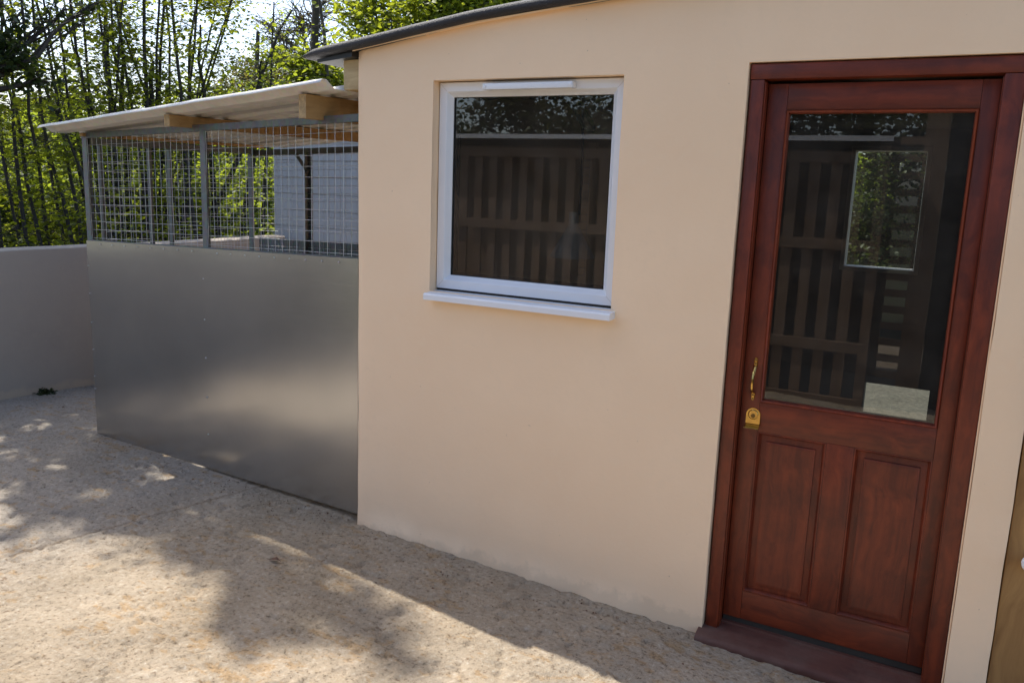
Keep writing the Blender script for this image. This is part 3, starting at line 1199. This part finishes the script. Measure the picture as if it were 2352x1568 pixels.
def purlin(u, h, w=.046, v0=-.15, v1=1.5):
    b = MB()
    zt = roof_z(u) - .003
    vs = np.linspace(v0, v1, 5)
    rr = []
    for v in vs:
        q = [np.array(K(u + du, v, 0)) for du in (-w / 2, w / 2)]
        rr.append(b.verts([(q[0][0], q[0][1], zt - h), (q[1][0], q[1][1], zt - h), (q[1][0], q[1][1], zt), (q[0][0], q[0][1], zt)]))
    for a, c in zip(rr[:-1], rr[1:]):
        for j in range(4):
            j2 = (j + 1) % 4
            b.face((a + j, c + j, c + j2, a + j2), 0)
    b.face([rr[0] + j for j in range(4)], 1)
    b.face([rr[-1] + j for j in reversed(range(4))], 1)
    return kp(b.build('purlin', [M['pine'], M['pine_end']]))


purlin(.225, .104, v0=-.105)
purlin(1.215, .056, v0=-.13)
purlin(2.25, .02, .03, -.02, 1.3)


# corrugated roof: profile across v, ribs run along the front
def overhang(u):                  # the sheets sit a little askew on the frame
    return .055 - .022 * u


def kennel_roof():
    prof = [(-.219, .018), (-.206, .034), (-.184, .034), (-.135, 0)]
    v = -.135
    while v < 1.5:
        prof += [(v + .085, 0), (v + .112, .034), (v + .142, .034), (v + .169, 0)]
        v += .169
    us = np.linspace(.045, 2.36, 25)
    b = MB()
    rings = []
    for u in us:
        wv = .0012 * math.sin(u * 9.0) + .0008 * math.sin(u * 23)
        row = []
        for (vv, zz) in prof:
            p = K(u, vv + (overhang(u) if vv < 1 else 0), 0)
            row.append((p[0], p[1], roof_z(u) + zz + wv * (1 if vv < -.1 else .3)))
        rings.append(b.verts(row))
    k = len(prof)
    for i in range(len(us) - 1):
        for j in range(k - 1):
            b.face((rings[i] + j, rings[i] + j + 1, rings[i + 1] + j + 1, rings[i + 1] + j))
    o = b.build('corrugated_roof', M['roofsheet'], None, smooth=12)
    so_ = o.modifiers.new('thickness', 'SOLIDIFY')
    so_.thickness = .0016
    so_.offset = 1
    return kp(o)


kennel_roof()

# ------------------------------------------------------------------ low boundary wall
wa, wb = np.array([-5.331, .412]), np.array([-5.202, 1.072])
wd = (wb - wa) / np.linalg.norm(wb - wa)
wnrm = np.array([-wd[1], wd[0]])          # away from the yard


def low_wall():
    n = 60
    ss = np.linspace(-4.0, 2.45, n)
    b = MB()
    rr = []
    for s_ in ss:
        p = wa + wd * s_
        top = 1.014 + .0185 * s_ + .004 * math.sin(s_ * 3.3) + .002 * math.sin(s_ * 9)
        e = .003 * math.sin(s_ * 2.1)
        prof = [(e - .006, -.2), (e - .004, -.02), (e, .04), (e, top - .03), (e + .004, top - .008), (e + .02, top), (.15, top + .002), (.165, top - .02), (.165, -.2)]
        rr.append(b.verts([(p[0] + wnrm[0] * o_, p[1] + wnrm[1] * o_, z) for o_, z in prof]))
    k = 9
    for i in range(n - 1):
        for j in range(k):
            j2 = (j + 1) % k
            b.face((rr[i] + j, rr[i + 1] + j, rr[i + 1] + j2, rr[i] + j2))
    b.face([rr[0] + j for j in range(k)])
    b.face([rr[-1] + j for j in reversed(range(k))])
    o = b.build('boundary_wall', M['bwall'], None, smooth=40)
    tag(o, 'low plain rendered boundary wall running back behind the dog run', 'wall')


low_wall()

# ------------------------------------------------------------------ white shed beyond the wall
shed = empty('white_shed', (-4.5, 3.8, -.2))
tag(shed, 'white boarded shed seen through the dog run mesh at the end of the low wall', 'shed')
for k in range(15):
    z0 = -.2 + .15 * k
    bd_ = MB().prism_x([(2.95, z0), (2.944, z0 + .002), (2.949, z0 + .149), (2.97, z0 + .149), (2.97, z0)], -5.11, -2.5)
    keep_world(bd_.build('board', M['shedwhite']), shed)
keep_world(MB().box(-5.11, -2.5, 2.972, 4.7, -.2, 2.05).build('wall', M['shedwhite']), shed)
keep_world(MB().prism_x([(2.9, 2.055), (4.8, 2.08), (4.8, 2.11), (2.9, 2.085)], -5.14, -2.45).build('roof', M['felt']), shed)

# ------------------------------------------------------------------ timber gate right of the house
gate = empty('timber_gate', (1.2, .05, -.1))
tag(gate, 'brown treated timber board gate at the right corner of the house', 'gate')
gx = HX1 + .004
for k in range(11):
    x0 = gx + k * .128
    keep_world(MB().box(x0, x0 + .124, (.012 if k else .018), .04, -.09, 1.75, 0, .003).build('plank', M['treated']), gate)
for z in (.15, 1.45):
    keep_world(MB().box(gx + .002, gx + 1.40, .042, .08, z, z + .1).build('ledge', M['treated']), gate)
keep_world(MB().box(HX1 + .002, HX1 + .09, .085, .17, -.12, 1.9).build('gap_blocking_post', M['treated']), gate)  # added behind the planks to block the bright slit beside the house
kn_ = MB().lathe([(.004, 0), (.02, .004), (.026, .018), (.026, .03), (.02, .044), (.006, .05)], (gx + .066, .011, .49), 'Y', 18)
ko = kn_.build('gate_knob', M['white'], None, smooth=60)
ko.scale = (1, 1, 1.0)
tag(ko, 'small rounded white fitting on the timber boards at the right edge', 'knob')

# ------------------------------------------------------------------ slatted kennels across the yard (seen in the panes)
opp = empty('slatted_kennel', (-2.2, -4.5, -.1))
tag(opp, 'brown timber kennel block with upright slats reflected in the window and door glass', 'kennel')
oy = -4.05


def op(o):
    return keep_world(o, opp)


op(MB().box(-5.0, 0, oy - 1.4, oy - 1.36, -.15, 2.05).build('back_panel', M['slatx']))
k = 0
x = -5.0
while x < -.05:
    op(MB().box(x, x + .085, oy - .012, oy + .012, -.08, 1.95).build('slat', M['slat']))
    x += .165
for z in (-.1, .36, 1.18, 1.86):
    op(MB().box(-5.0, 0, oy + .0125, oy + .04, z, z + .085).build('rail', M['slatx']))
for x in (-5.0, -2.5, -.04):
    op(MB().box(x, x + .075, oy - .09, oy - .015, -.15, 2.0).build('post', M['slat']))
op(MB().box(-5.1, .06, oy - 1.5, oy + .10, 2.03, 2.06).build('roof', M['felt']))
op(MB().box(-5.1, .06, oy + .1005, oy + .112, 2.025, 2.065).build('roof_trim', M['white']))
ladder = empty('slatted_screen', (.25, -4.35, -.1))
tag(ladder, 'narrow timber screen of level slats beside a wide post, reflected in the door glass', 'screen')
for k in range(16):
    z = .0 + .135 * k
    keep_world(MB().box(.08, .25, -4.36, -4.34, z, z + .06).build('slat', M['slatx']), ladder)
keep_world(MB().box(.25, .42, -4.37, -4.33, -.12, 2.3).build('post', M['slat']), ladder)
keep_world(MB().box(.422, 1.6, -4.42, -4.38, -.12, 2.3).build('dark_panel', M['darkmat']), ladder)  # flat near-black panel put where a dark doorway stands

# ------------------------------------------------------------------ trees
def shade_keep(P, rng):
    """Cuts canopy gaps to shape the dapple: leaves that would shade the wanted sunny patches are mostly removed."""
    xs = P[:, 0] + SLX * (P[:, 2] + .02)
    ys = P[:, 1] - SLY * (P[:, 2] + .02)
    nz = vnoise(xs * 2.3 + 3, ys * 2.6 + 8, 41) * .4 + vnoise(xs * 6 + 1, ys * 7, 42) * .5
    lim = -.76 - .30 * np.exp(-((xs + 1.35) / .32) ** 2) + .30 * nz
    inside = (xs > -4.25) & (xs < 2) & (ys < -.2) & (ys > -4)
    lit = ys < lim
    hole = ((vnoise(xs * 3.6 + 9, ys * 7.5 + 2, 43) * .7 + vnoise(xs * 8, ys * 15, 44) * .55) > np.where(xs < -2.3, .16, .30)) & (ys < -.1)
    kill = inside & (lit | hole)  # drops leaves whose shadow would land on the wanted sun patches
    return ~(kill & (rng.random(len(P)) < .985))


def leaf_mesh(name, P, size, mats, parent, rng, flat=.6, droop=.25, jit=.35):
    n = len(P)
    if n == 0:
        return None
    az = rng.random(n) * 2 * np.pi
    d = np.stack([np.cos(az), np.sin(az), -droop + .5 * rng.normal(size=n) * .6], -1)
    d /= np.linalg.norm(d, axis=1, keepdims=True)
    up = np.stack([rng.normal(size=n) * flat, rng.normal(size=n) * flat, np.ones(n)], -1)
    s = np.cross(up, d)
    s /= np.linalg.norm(s, axis=1, keepdims=True) + 1e-9
    nn = np.cross(d, s)
    L = size * (1 + jit * rng.normal(size=n)).clip(.45, 1.7)
    tmpl = np.array([(0, 0, 0), (.28, .30, .05), (.66, .30, .02), (1, 0, -.10), (.66, -.30, .02), (.28, -.30, .05)])
    V = P[:, None, :] + L[:, None, None] * (tmpl[None, :, 0:1] * d[:, None, :] + tmpl[None, :, 1:2] * s[:, None, :] + tmpl[None, :, 2:3] * nn[:, None, :])
    base = (np.arange(n) * 6)[:, None]
    F = np.concatenate([base + np.array([0, 3, 2, 1]), base + np.array([0, 5, 4, 3])], 1).reshape(-1, 4)
    return npmesh(name, V.reshape(-1, 3), F, mats, parent)


def twig_leaves(p0, rng, n_tw, reach, n_lf, rise=.15):
    """Sprays of twigs from points p0 (k,3): returns twig segments and leaf points."""
    k = len(p0)
    az = rng.random(k) * 2 * np.pi
    L = reach * (.4 + .8 * rng.random(k))
    d = np.stack([np.cos(az), np.sin(az), rise + .35 * rng.normal(size=k)], -1)
    d /= np.linalg.norm(d, axis=1, keepdims=True)
    p1 = p0 + d * L[:, None]
    t = rng.random((k, n_lf)) ** .7
    sag = -.10 * (t ** 2) * L[:, None]
    pts = p0[:, None, :] + d[:, None, :] * (t * L[:, None])[:, :, None]
    pts[:, :, 2] += sag
    pts += rng.normal(size=pts.shape) * .035
    return p0, p1, pts.reshape(-1, 3)


def stem_path(a, b, rng, n=9, wob=.05):
    a, b = np.array(a), np.array(b)
    t = np.linspace(0, 1, n)
    L = np.linalg.norm(b - a)
    w = np.cumsum(rng.normal(size=(n, 3)) * wob * L / n, 0)
    w -= t[:, None] * w[-1]
    w[:, 2] *= .2
    return a + (b - a) * t[:, None] + w


def segs_mesh(mb, A, B, r):
    for a, b in zip(A, B):
        mid = (a + b) / 2 + np.array([0, 0, .02])
        mb.tube([a, mid, b], [r, r * .8, r * .4], 3, cap=False)


def coppice(name, label, stems, leafmat, seed, group=None, n_tw=55, n_lf=11, reach=.65, size=.044, trunk_r=.0145, leaf_from=.05, mask=True, cat='tree', height=8.5):
    """stems: list of (px_low, py_low, px_up, py_up, depth): image-read line of each stem at its distance, grown on upward."""
    rng = np.random.default_rng(seed)
    lines = []
    for (xa, ya, xb, yb, D) in stems:
        A = at(xa, ya, D)
        B = at(xb, yb, D + rng.uniform(-.3, .5))
        dr = (B - A) / max(.2, (B - A)[2])
        lo = A + dr * (-.25 - A[2])
        hh = height * rng.uniform(.8, 1.1)
        dr2 = dr.copy()
        dr2[:2] *= .75
        hi = B + dr2 * (hh - B[2])
        lines.append((lo, A, B, hi))
    root = empty(name, tuple(np.mean([l[0] for l in lines], 0)))
    tag(root, label, cat, group)
    leafpts = []
    tw = MB()
    for (lo, A, B, hi) in lines:
        p = np.concatenate([stem_path(lo, B, rng, 8, .05), stem_path(B, hi, rng, 8, .10)[1:]])
        rad = trunk_r * rng.uniform(.75, 1.35) * np.linspace(1.15, .28, len(p))
        mb = MB().tube(p, list(rad), 7)
        keep_world(mb.build('trunk', M['bark'], None, smooth=80), root)
        tt = leaf_from + (1 - leaf_from) * rng.random(n_tw) ** .95
        ii = tt * (len(p) - 1)
        i0 = np.minimum(ii.astype(int), len(p) - 2)
        p0 = p[i0] + (p[i0 + 1] - p[i0]) * (ii - i0)[:, None]
        a, b, lp = twig_leaves(p0, rng, n_tw, reach, n_lf)
        segs_mesh(tw, a, b, .0035)
        leafpts.append(lp)
    P = np.concatenate(leafpts)
    P = P[P[:, 2] > -.15]
    if mask:
        P = P[shade_keep(P, rng)]
    keep_world(tw.build('twigs', M['bark'], None), root)['kind'] = 'stuff'
    o = leaf_mesh('crown', P, size, leafmat, root, rng)
    o.matrix_parent_inverse = Matrix.Translation(-Vector(root.location))
    return root


def R(x, y):                     # positions read off an enlarged corner of the photograph
    return x * .293, y * .293


def st(x0, y0, x1, y1, D):
    a = R(x0, y0)
    b = R(x1, y1)
    return (a[0], a[1], b[0], b[1], D)


GRP = 'coppiced hazels behind the low wall'
coppice('hazel_tree', 'leafy multi-stemmed hazel at the far left edge above the low wall',
        [st(160, 1550, 10, 450, 7.4), st(270, 1550, 80, 350, 7.6), st(110, 1700, -60, 700, 7.3), st(-40, 1600, -130, 500, 7.2), st(60, 1500, -90, 300, 7.9)], M['hazel'], 101, GRP, n_tw=130)
coppice('hazel_tree', 'hazel with leaning dark stems between the left edge and the kennel corner',
        [st(350, 1550, 220, 550, 7.8), st(460, 1550, 300, 600, 8.0), st(540, 1500, 350, 250, 8.2), st(640, 1330, 450, 900, 7.9), st(420, 1500, 120, 200, 8.6)], M['hazel'], 102, GRP, n_tw=125)
coppice('hazel_tree', 'hazel whose stems rise just behind the low left end of the corrugated roof',
        [st(610, 950, 430, 0, 8.4), st(700, 930, 550, 0, 8.6), st(750, 900, 640, 0, 8.9), st(560, 980, 340, 0, 9.2), st(650, 940, 500, 0, 9.4)], M['hazel_b'], 103, GRP, n_tw=115)
coppice('hazel_tree', 'hazel with close upright stems above the smaller roof timber',
        [st(840, 900, 760, 0, 8.8), st(900, 870, 960, 0, 9.0), st(955, 880, 870, 0, 9.3), st(1040, 870, 950, 300, 9.1), st(1140, 850, 900, 0, 9.6)], M['hazel'], 104, GRP, n_tw=115)
coppice('hazel_tree', 'hazel with two thick straight stems above the middle of the corrugated roof',
        [st(1190, 830, 1130, 0, 9.2), st(1240, 830, 1250, 0, 9.4), st(1270, 800, 1290, 0, 9.7), st(1440, 810, 1345, 0, 9.3), st(1310, 800, 1330, 300, 10.2)], M['hazel'], 105, GRP, n_tw=115, trunk_r=.019)
coppice('hazel_tree', 'hazel fanning out to the right against the open sky',
        [st(1500, 790, 1545, 0, 9.6), st(1560, 770, 1780, 120, 9.8), st(1540, 780, 1660, 200, 10.0), st(1590, 770, 1800, 100, 10.2)], M['hazel'], 106, GRP, n_tw=62, height=4.6, reach=.42)
coppice('hazel_tree', 'thick-stemmed hazel seen through the left half of the wire mesh',
        [(268, 560, 255, 330, 9.0), (300, 560, 290, 330, 9.5), (330, 560, 345, 330, 9.2), (285, 560, 262, 330, 10)], M['hazel_b'], 107, GRP, n_tw=110, trunk_r=.042, reach=.8, height=3.4)
coppice('hazel_tree', 'thick-stemmed hazel seen through the right half of the wire mesh',
        [(420, 560, 436, 330, 9.4), (500, 560, 480, 330, 10), (560, 560, 585, 330, 10.4), (600, 560, 615, 330, 11), (450, 560, 540, 380, 10)], M['hazel_b'], 108, GRP, n_tw=90, trunk_r=.036, reach=.8, height=3.6)


def crown_tree(name, label, base, height, r_tr, clumps, leafmat, seed, size=.07, n=16000, branches=26, bark='bark2', cat='tree', group=None, mask=False, spread=.8, shell=.55):
    """Trunk, limbs to every clump (cx, cy, cz, radius) and leaves scattered in sprays through the clumps."""
    rng = np.random.default_rng(seed)
    base = np.array(base, float)
    root = empty(name, tuple(base))
    tag(root, label, cat, group)
    top = base + np.array([0, 0, height])
    p = stem_path(base, top, rng, 9, .10)
    keep_world(MB().tube(p, list(r_tr * np.linspace(1.2, .35, 9)), 8).build('trunk', M[bark], None, smooth=80), root)
    br = MB()
    pts = []
    tot = sum(c[3] ** 2.3 for c in clumps)
    for (cx, cy, cz, cr) in clumps:
        c = np.array([cx, cy, cz], float)
        t = np.clip((cz - .5 * cr - base[2]) / height, .12, .95)
        a = p[int(t * 8)]
        q = stem_path(a, c, rng, 6, .22)
        br.tube(q, list(r_tr * .42 * np.linspace(1, .25, 6)), 5, cap=False)
        nb = branches
        for _ in range(nb):
            dv = rng.normal(size=3)
            dv /= np.linalg.norm(dv)
            e = c + dv * cr * rng.uniform(.5, 1.0) * np.array([1, 1, spread])
            s0 = q[rng.integers(2, 6)]
            qq = stem_path(s0, e, rng, 5, .3)
            br.tube(qq, list(np.linspace(.014, .004, 5) * (r_tr / .12)), 3, cap=False)
            nl = int(n * cr ** 2.3 / tot / nb)
            tt = .35 + .65 * rng.random(nl)
            ii = tt * 4
            i0 = np.minimum(ii.astype(int), 3)
            lp = qq[i0] + (qq[i0 + 1] - qq[i0]) * (ii - i0)[:, None]
            lp = lp + rng.normal(size=lp.shape) * cr * .16
            pts.append(lp)
    keep_world(br.build('branches', M[bark], None), root)['kind'] = 'stuff'
    P = np.concatenate(pts)
    P = P[P[:, 2] > -.15]
    if mask:
        P = P[shade_keep(P, rng)]
    o = leaf_mesh('crown', P, size, leafmat, root, rng, flat=.9)
    if o:
        o.matrix_parent_inverse = Matrix.Translation(-Vector(root.location))
    return root


def wp(px, py, D):
    return tuple(at(px, py, D))


def cl_(px, py, D, r):
    return (*at(px, py, D), r)


def gbase(px, D, z=-.25):
    a = at(px, 450, D)
    return (a[0], a[1], z)


# overhanging boughs, top left; their shade is put into a dark leaf colour
crown_tree('shaded_bough_tree', 'tree boughs darkened as in shade, hanging in at the top left corner', gbase(-60, 7.0), 6.5, .07,
           [cl_(25, 130, 6.9, .30), cl_(95, 185, 7.1, .20), cl_(-70, 70, 6.9, .45), cl_(45, 30, 7.0, .16), cl_(150, 22, 7.2, .14), cl_(215, 8, 7.3, .12)], M['dark'], 201, .05, 1700, 14, bark='bark', mask=True)
# yellow-green oak above the house roof
crown_tree('oak_tree', 'bright yellow-green young-leafed oak above the felt roof', gbase(980, 15.5), 8, .16,
           [cl_(870, 110, 15, .9), cl_(830, 20, 15.5, .8), cl_(960, 40, 15, 1.1), cl_(1080, 10, 15.5, 1.2), cl_(1180, -30, 16, 1.2), cl_(760, 170, 15, .5), cl_(800, 200, 14.5, .6), cl_(920, -90, 16, 1.3), cl_(1080, -120, 16, 1.5)],
           M['oak'], 202, .085, 30000, 26)
# bare tree and budding tree against the sky
crown_tree('bare_tree', 'nearly bare tree with fine twigs against the blue sky', gbase(720, 18), 7, .13,
           [cl_(690, 40, 18, 1.0), cl_(650, 90, 18, .8), cl_(735, 10, 18, 1.0), cl_(620, 60, 18.5, .6), cl_(700, 120, 18, .7), cl_(745, 100, 18, .6)], M['olive'], 203, .03, 2200, 60)
crown_tree('budding_tree', 'olive budding tree low behind the corrugated roof', gbase(600, 17), 4.6, .1,
           [cl_(560, 175, 17, .6), cl_(610, 160, 17, .6), cl_(520, 210, 17, .6), cl_(650, 185, 17, .55), cl_(590, 220, 16.5, .8)], M['olive'], 204, .045, 9000, 34)
crown_tree('young_tree', 'fresh green sapling between the corrugated roof and the roof overhang', gbase(735, 12.5), 4.4, .05,
           [cl_(715, 165, 12.5, .42), cl_(755, 185, 12.5, .42), cl_(690, 205, 12.5, .40), cl_(640, 130, 12.5, .22), cl_(760, 140, 13, .35)], M['oak'], 205, .07, 5200, 22)
# tree behind the house, seen through the door glass and the back window
crown_tree('field_tree', 'leafy tree seen through the door glass and the back window', (-.2, 11.5, -.25), 6, .13,
           [(-.5, 11.0, 2.2, 1.0), (.3, 11.2, 2.0, 1.0), (-.2, 11.0, 1.2, 1.0), (-1.0, 11.3, 1.2, .9), (.6, 11.3, 1.0, .9), (-.1, 11.4, 3.2, 1.2), (-.3, 10.8, .6, .9)], M['hedge'], 206, .07, 22000, 30)
# tall ash just outside the left of the view: clumps set back along the sun to dapple the yard
shade = []
for (sx_, sy_, rr_) in ((-4.7, .0, .5), (-4.1, -.25, .5), (-3.6, -.45, .5), (-3.1, -.6, .45), (-3.5, -.1, .5), (-2.7, -.8, .4), (-2.9, -.95, .36), (-2.3, -.68, .38), (-2.0, -.62, .3), (-1.75, -.66, .32), (-4.9, .5, .45), (-4.6, .9, .45), (-4.2, .5, .45), (-3.9, .95, .45), (-3.6, .4, .4), (-4.9, -1.5, .45), (-4.8, -2.1, .5), (-4.75, -2.7, .5), (-5.2, -1.0, .45), (-4.6, -.75, .4), (-2.15, -.44, .26), (-2.6, -.42, .3), (-3.0, -.3, .35), (-1.5, -.75, .34), (-1.35, -.98, .22), (-1.1, -.62, .24), (-.95, -.8, .18)):
    hh_ = (sx_ + 7.0) / SLX
    shade.append((sx_ - SLX * hh_, sy_ + SLY * hh_, hh_, rr_))
crown_tree('ash_tree', 'tall ash just outside the left edge whose boughs dapple the concrete', (-7.6, 1.35, -.25), 10.5, .10, shade, M['hazel'], 207, .075, 14000, 20, mask=True)
# trees and hedge behind the slatted kennels, mirrored in the top of the panes
for q, (tx, ty, th_) in enumerate(((-6.2, -9.5, 6.5), (-3.4, -9.0, 6.0), (-.8, -9.6, 6.5), (2.4, -9.0, 6.0))):
    crown_tree('garden_tree', ('leafy tree behind the far left end of the slatted kennels', 'leafy tree behind the middle of the slatted kennels, mirrored in the window', 'leafy tree behind the right end of the slatted kennels', 'leafy tree behind the dark panel of the slatted screen')[q], (tx, ty, -.25), th_, .12,
               [(tx, ty, 3.0, 1.3), (tx - 1.1, ty + .2, 2.4, 1.0), (tx + 1.1, ty + .3, 2.5, 1.0), (tx, ty, 4.6, 1.2), (tx - .3, ty + .5, 1.3, 1.1)], M['garden'], 400 + q, .085, 9000, 22, group='trees behind the slatted kennels')
# understorey shrubs closing the view between the stems
SH = 'shrubs under the hazels'
shr = [(40, 500, 9.0, .8, 'rounded leafy shrub above the low wall at the left edge'),
       (150, 470, 10, .9, 'leafy shrub above the low wall next to the kennel corner post'),
       (-80, 480, 9.0, .9, 'leafy shrub cut by the left edge of the picture behind the wall'),
       (270, 470, 11, .95, 'leafy shrub seen through the mesh of the left side gate'),
       (400, 470, 11.5, .95, 'leafy shrub seen through the mesh left of the middle post'),
       (520, 450, 12.5, 1.0, 'leafy shrub seen through the mesh right of the middle post'),
       (620, 420, 13.5, 1.0, 'leafy shrub seen through the mesh beside the white shed'),
       (100, 370, 12.5, 1.1, 'taller shrub behind the stems at the left of the kennel'),
       (230, 330, 13.5, 1.1, 'taller shrub behind the left end of the corrugated roof'),
       (380, 290, 14.5, 1.1, 'shrub behind the hazels over the middle of the corrugated roof'),
       (510, 260, 15, 1.0, 'shrub behind the hazels over the right of the corrugated roof')]
for q, (px, py, D, rad, lab) in enumerate(shr):
    c = at(px, py, D)
    crown_tree('understorey_shrub', lab, (c[0], c[1], -.25), max(.6, c[2] + .2), .035,
               [(c[0], c[1], max(.4, c[2]), rad), (c[0] - .5, c[1] - .3, max(.3, c[2] - .5), rad * .8), (c[0] + .5, c[1] + .35, max(.3, c[2] - .55), rad * .8)],
               M['shrub'], 300 + q, .07, 6500, 22, bark='bark', cat='shrub', group=SH, mask=True)


# far woodland that closes the horizon
def far_wood():
    rng = np.random.default_rng(77)
    n = 110000
    px = rng.uniform(-700, 4200, n)
    D = rng.uniform(19, 30, n)
    hgt = (1.2 + 1.1 * vnoise(px / 90 + 40, D / 9 + 30, 71)) * 1.3
    pos = np.array([at(a, 420, d) for a, d in zip(px, D)])
    pos[:, 2] = -.3 + (hgt + 1.4).clip(.4) * rng.random(n) ** .8
    o = leaf_mesh('far_woodland', pos, .22, M['shrub'], None, rng, flat=1.0)
    o['kind'] = 'stuff'
    o['label'] = 'hazy green mass of woodland far behind the hazel stems'


far_wood()

# ------------------------------------------------------------------ small things on the concrete
def fallen_leaf(px, py, L, label, rot, seed):
    rng = random.Random(seed)
    d = CR @ np.array([(px - 1176) / F_PX, 1.0, -(py - 784) / F_PX])
    z = 0.0
    for _ in range(8):
        t = (z - CAM[2]) / d[2]
        p = CAM + d * t
        z = float(gz(p[0])) + .004
    b = MB()
    n = 7
    c, s_ = math.cos(rot), math.sin(rot)
    rows = []
    for i in range(n):
        t = i / (n - 1)
        w = L * .26 * math.sin(math.pi * min(1, t * 1.05 + .02)) * rng.uniform(.75, 1.15)
        x = (t - .5) * L
        row = []
        for sgn, zz in ((-1, .012), (0, .0), (1, .014)):
            y = sgn * w
            row.append((p[0] + x * c - y * s_, p[1] + x * s_ + y * c, z + L * .25 * abs(sgn) * zz * 22 * rng.uniform(.5, 1.1) + .01 * math.sin(t * 3)))
        rows.append(b.verts(row))
    for i in range(n - 1):
        for j in range(2):
            b.face((rows[i] + j, rows[i + 1] + j, rows[i + 1] + j + 1, rows[i] + j + 1))
    b.tube([(p[0] - .5 * L * c, p[1] - .5 * L * s_, z + .002), (p[0] - .75 * L * c, p[1] - .75 * L * s_, z + .006)], .0012, 4)
    o = b.build('fallen_leaf', M['deadleaf'], None, smooth=60)
    tag(o, label, 'leaf', 'dead leaves on the concrete')


fallen_leaf(632, 1288, .055, 'curled brown dead leaf on the concrete in front of the house corner', .2, 1)
fallen_leaf(303, 1169, .022, 'small dark dead leaf on the shaded concrete before the steel sheet', .9, 2)
fallen_leaf(146, 936, .022, 'tiny dark leaf scrap near the foot of the low wall', 2.0, 3)


def moss(px, py, r, label, seed, nm='moss_clump'):
    rng = np.random.default_rng(seed)
    d = CR @ np.array([(px - 1176) / F_PX, 1.0, -(py - 784) / F_PX])
    t = (-.055 - CAM[2]) / d[2]
    p = CAM + d * t
    P = p + rng.normal(size=(420, 3)) * np.array([r, r, r * .5])
    P[:, 2] = np.abs(P[:, 2] - p[2]) + p[2] - .005
    o = leaf_mesh(nm, P, .022, M['moss'], None, rng, flat=1.0, droop=-.3)
    tag(o, label, 'plant')


moss(103, 903, .028, 'small dark green moss clump at the foot of the low wall', 9)


# loose grit swept against the kennel and the wall foot
def grit():
    rng = np.random.default_rng(5)
    n = 420
    u = rng.random(n)
    side = rng.random(n)
    P = np.zeros((n, 3))
    xk = -1.77 - 2.2 * u
    P[:, 0] = np.where(side < .5, xk, -1.7 + 2.4 * u)
    P[:, 1] = np.where(side < .5, .02 - .1075 * (xk + 1.77) - .02 - np.abs(rng.normal(size=n)) * .10, -.02 - np.abs(rng.normal(size=n)) * .14)
    P[:, 2] = gz(P[:, 0]) + .001
    o = leaf_mesh('loose_grit', P, .008, M['deadleaf'], None, rng, flat=1.2)
    o['kind'] = 'stuff'
    o['label'] = 'fine crumbs of grit and bud scales along the foot of the walls'


grit()
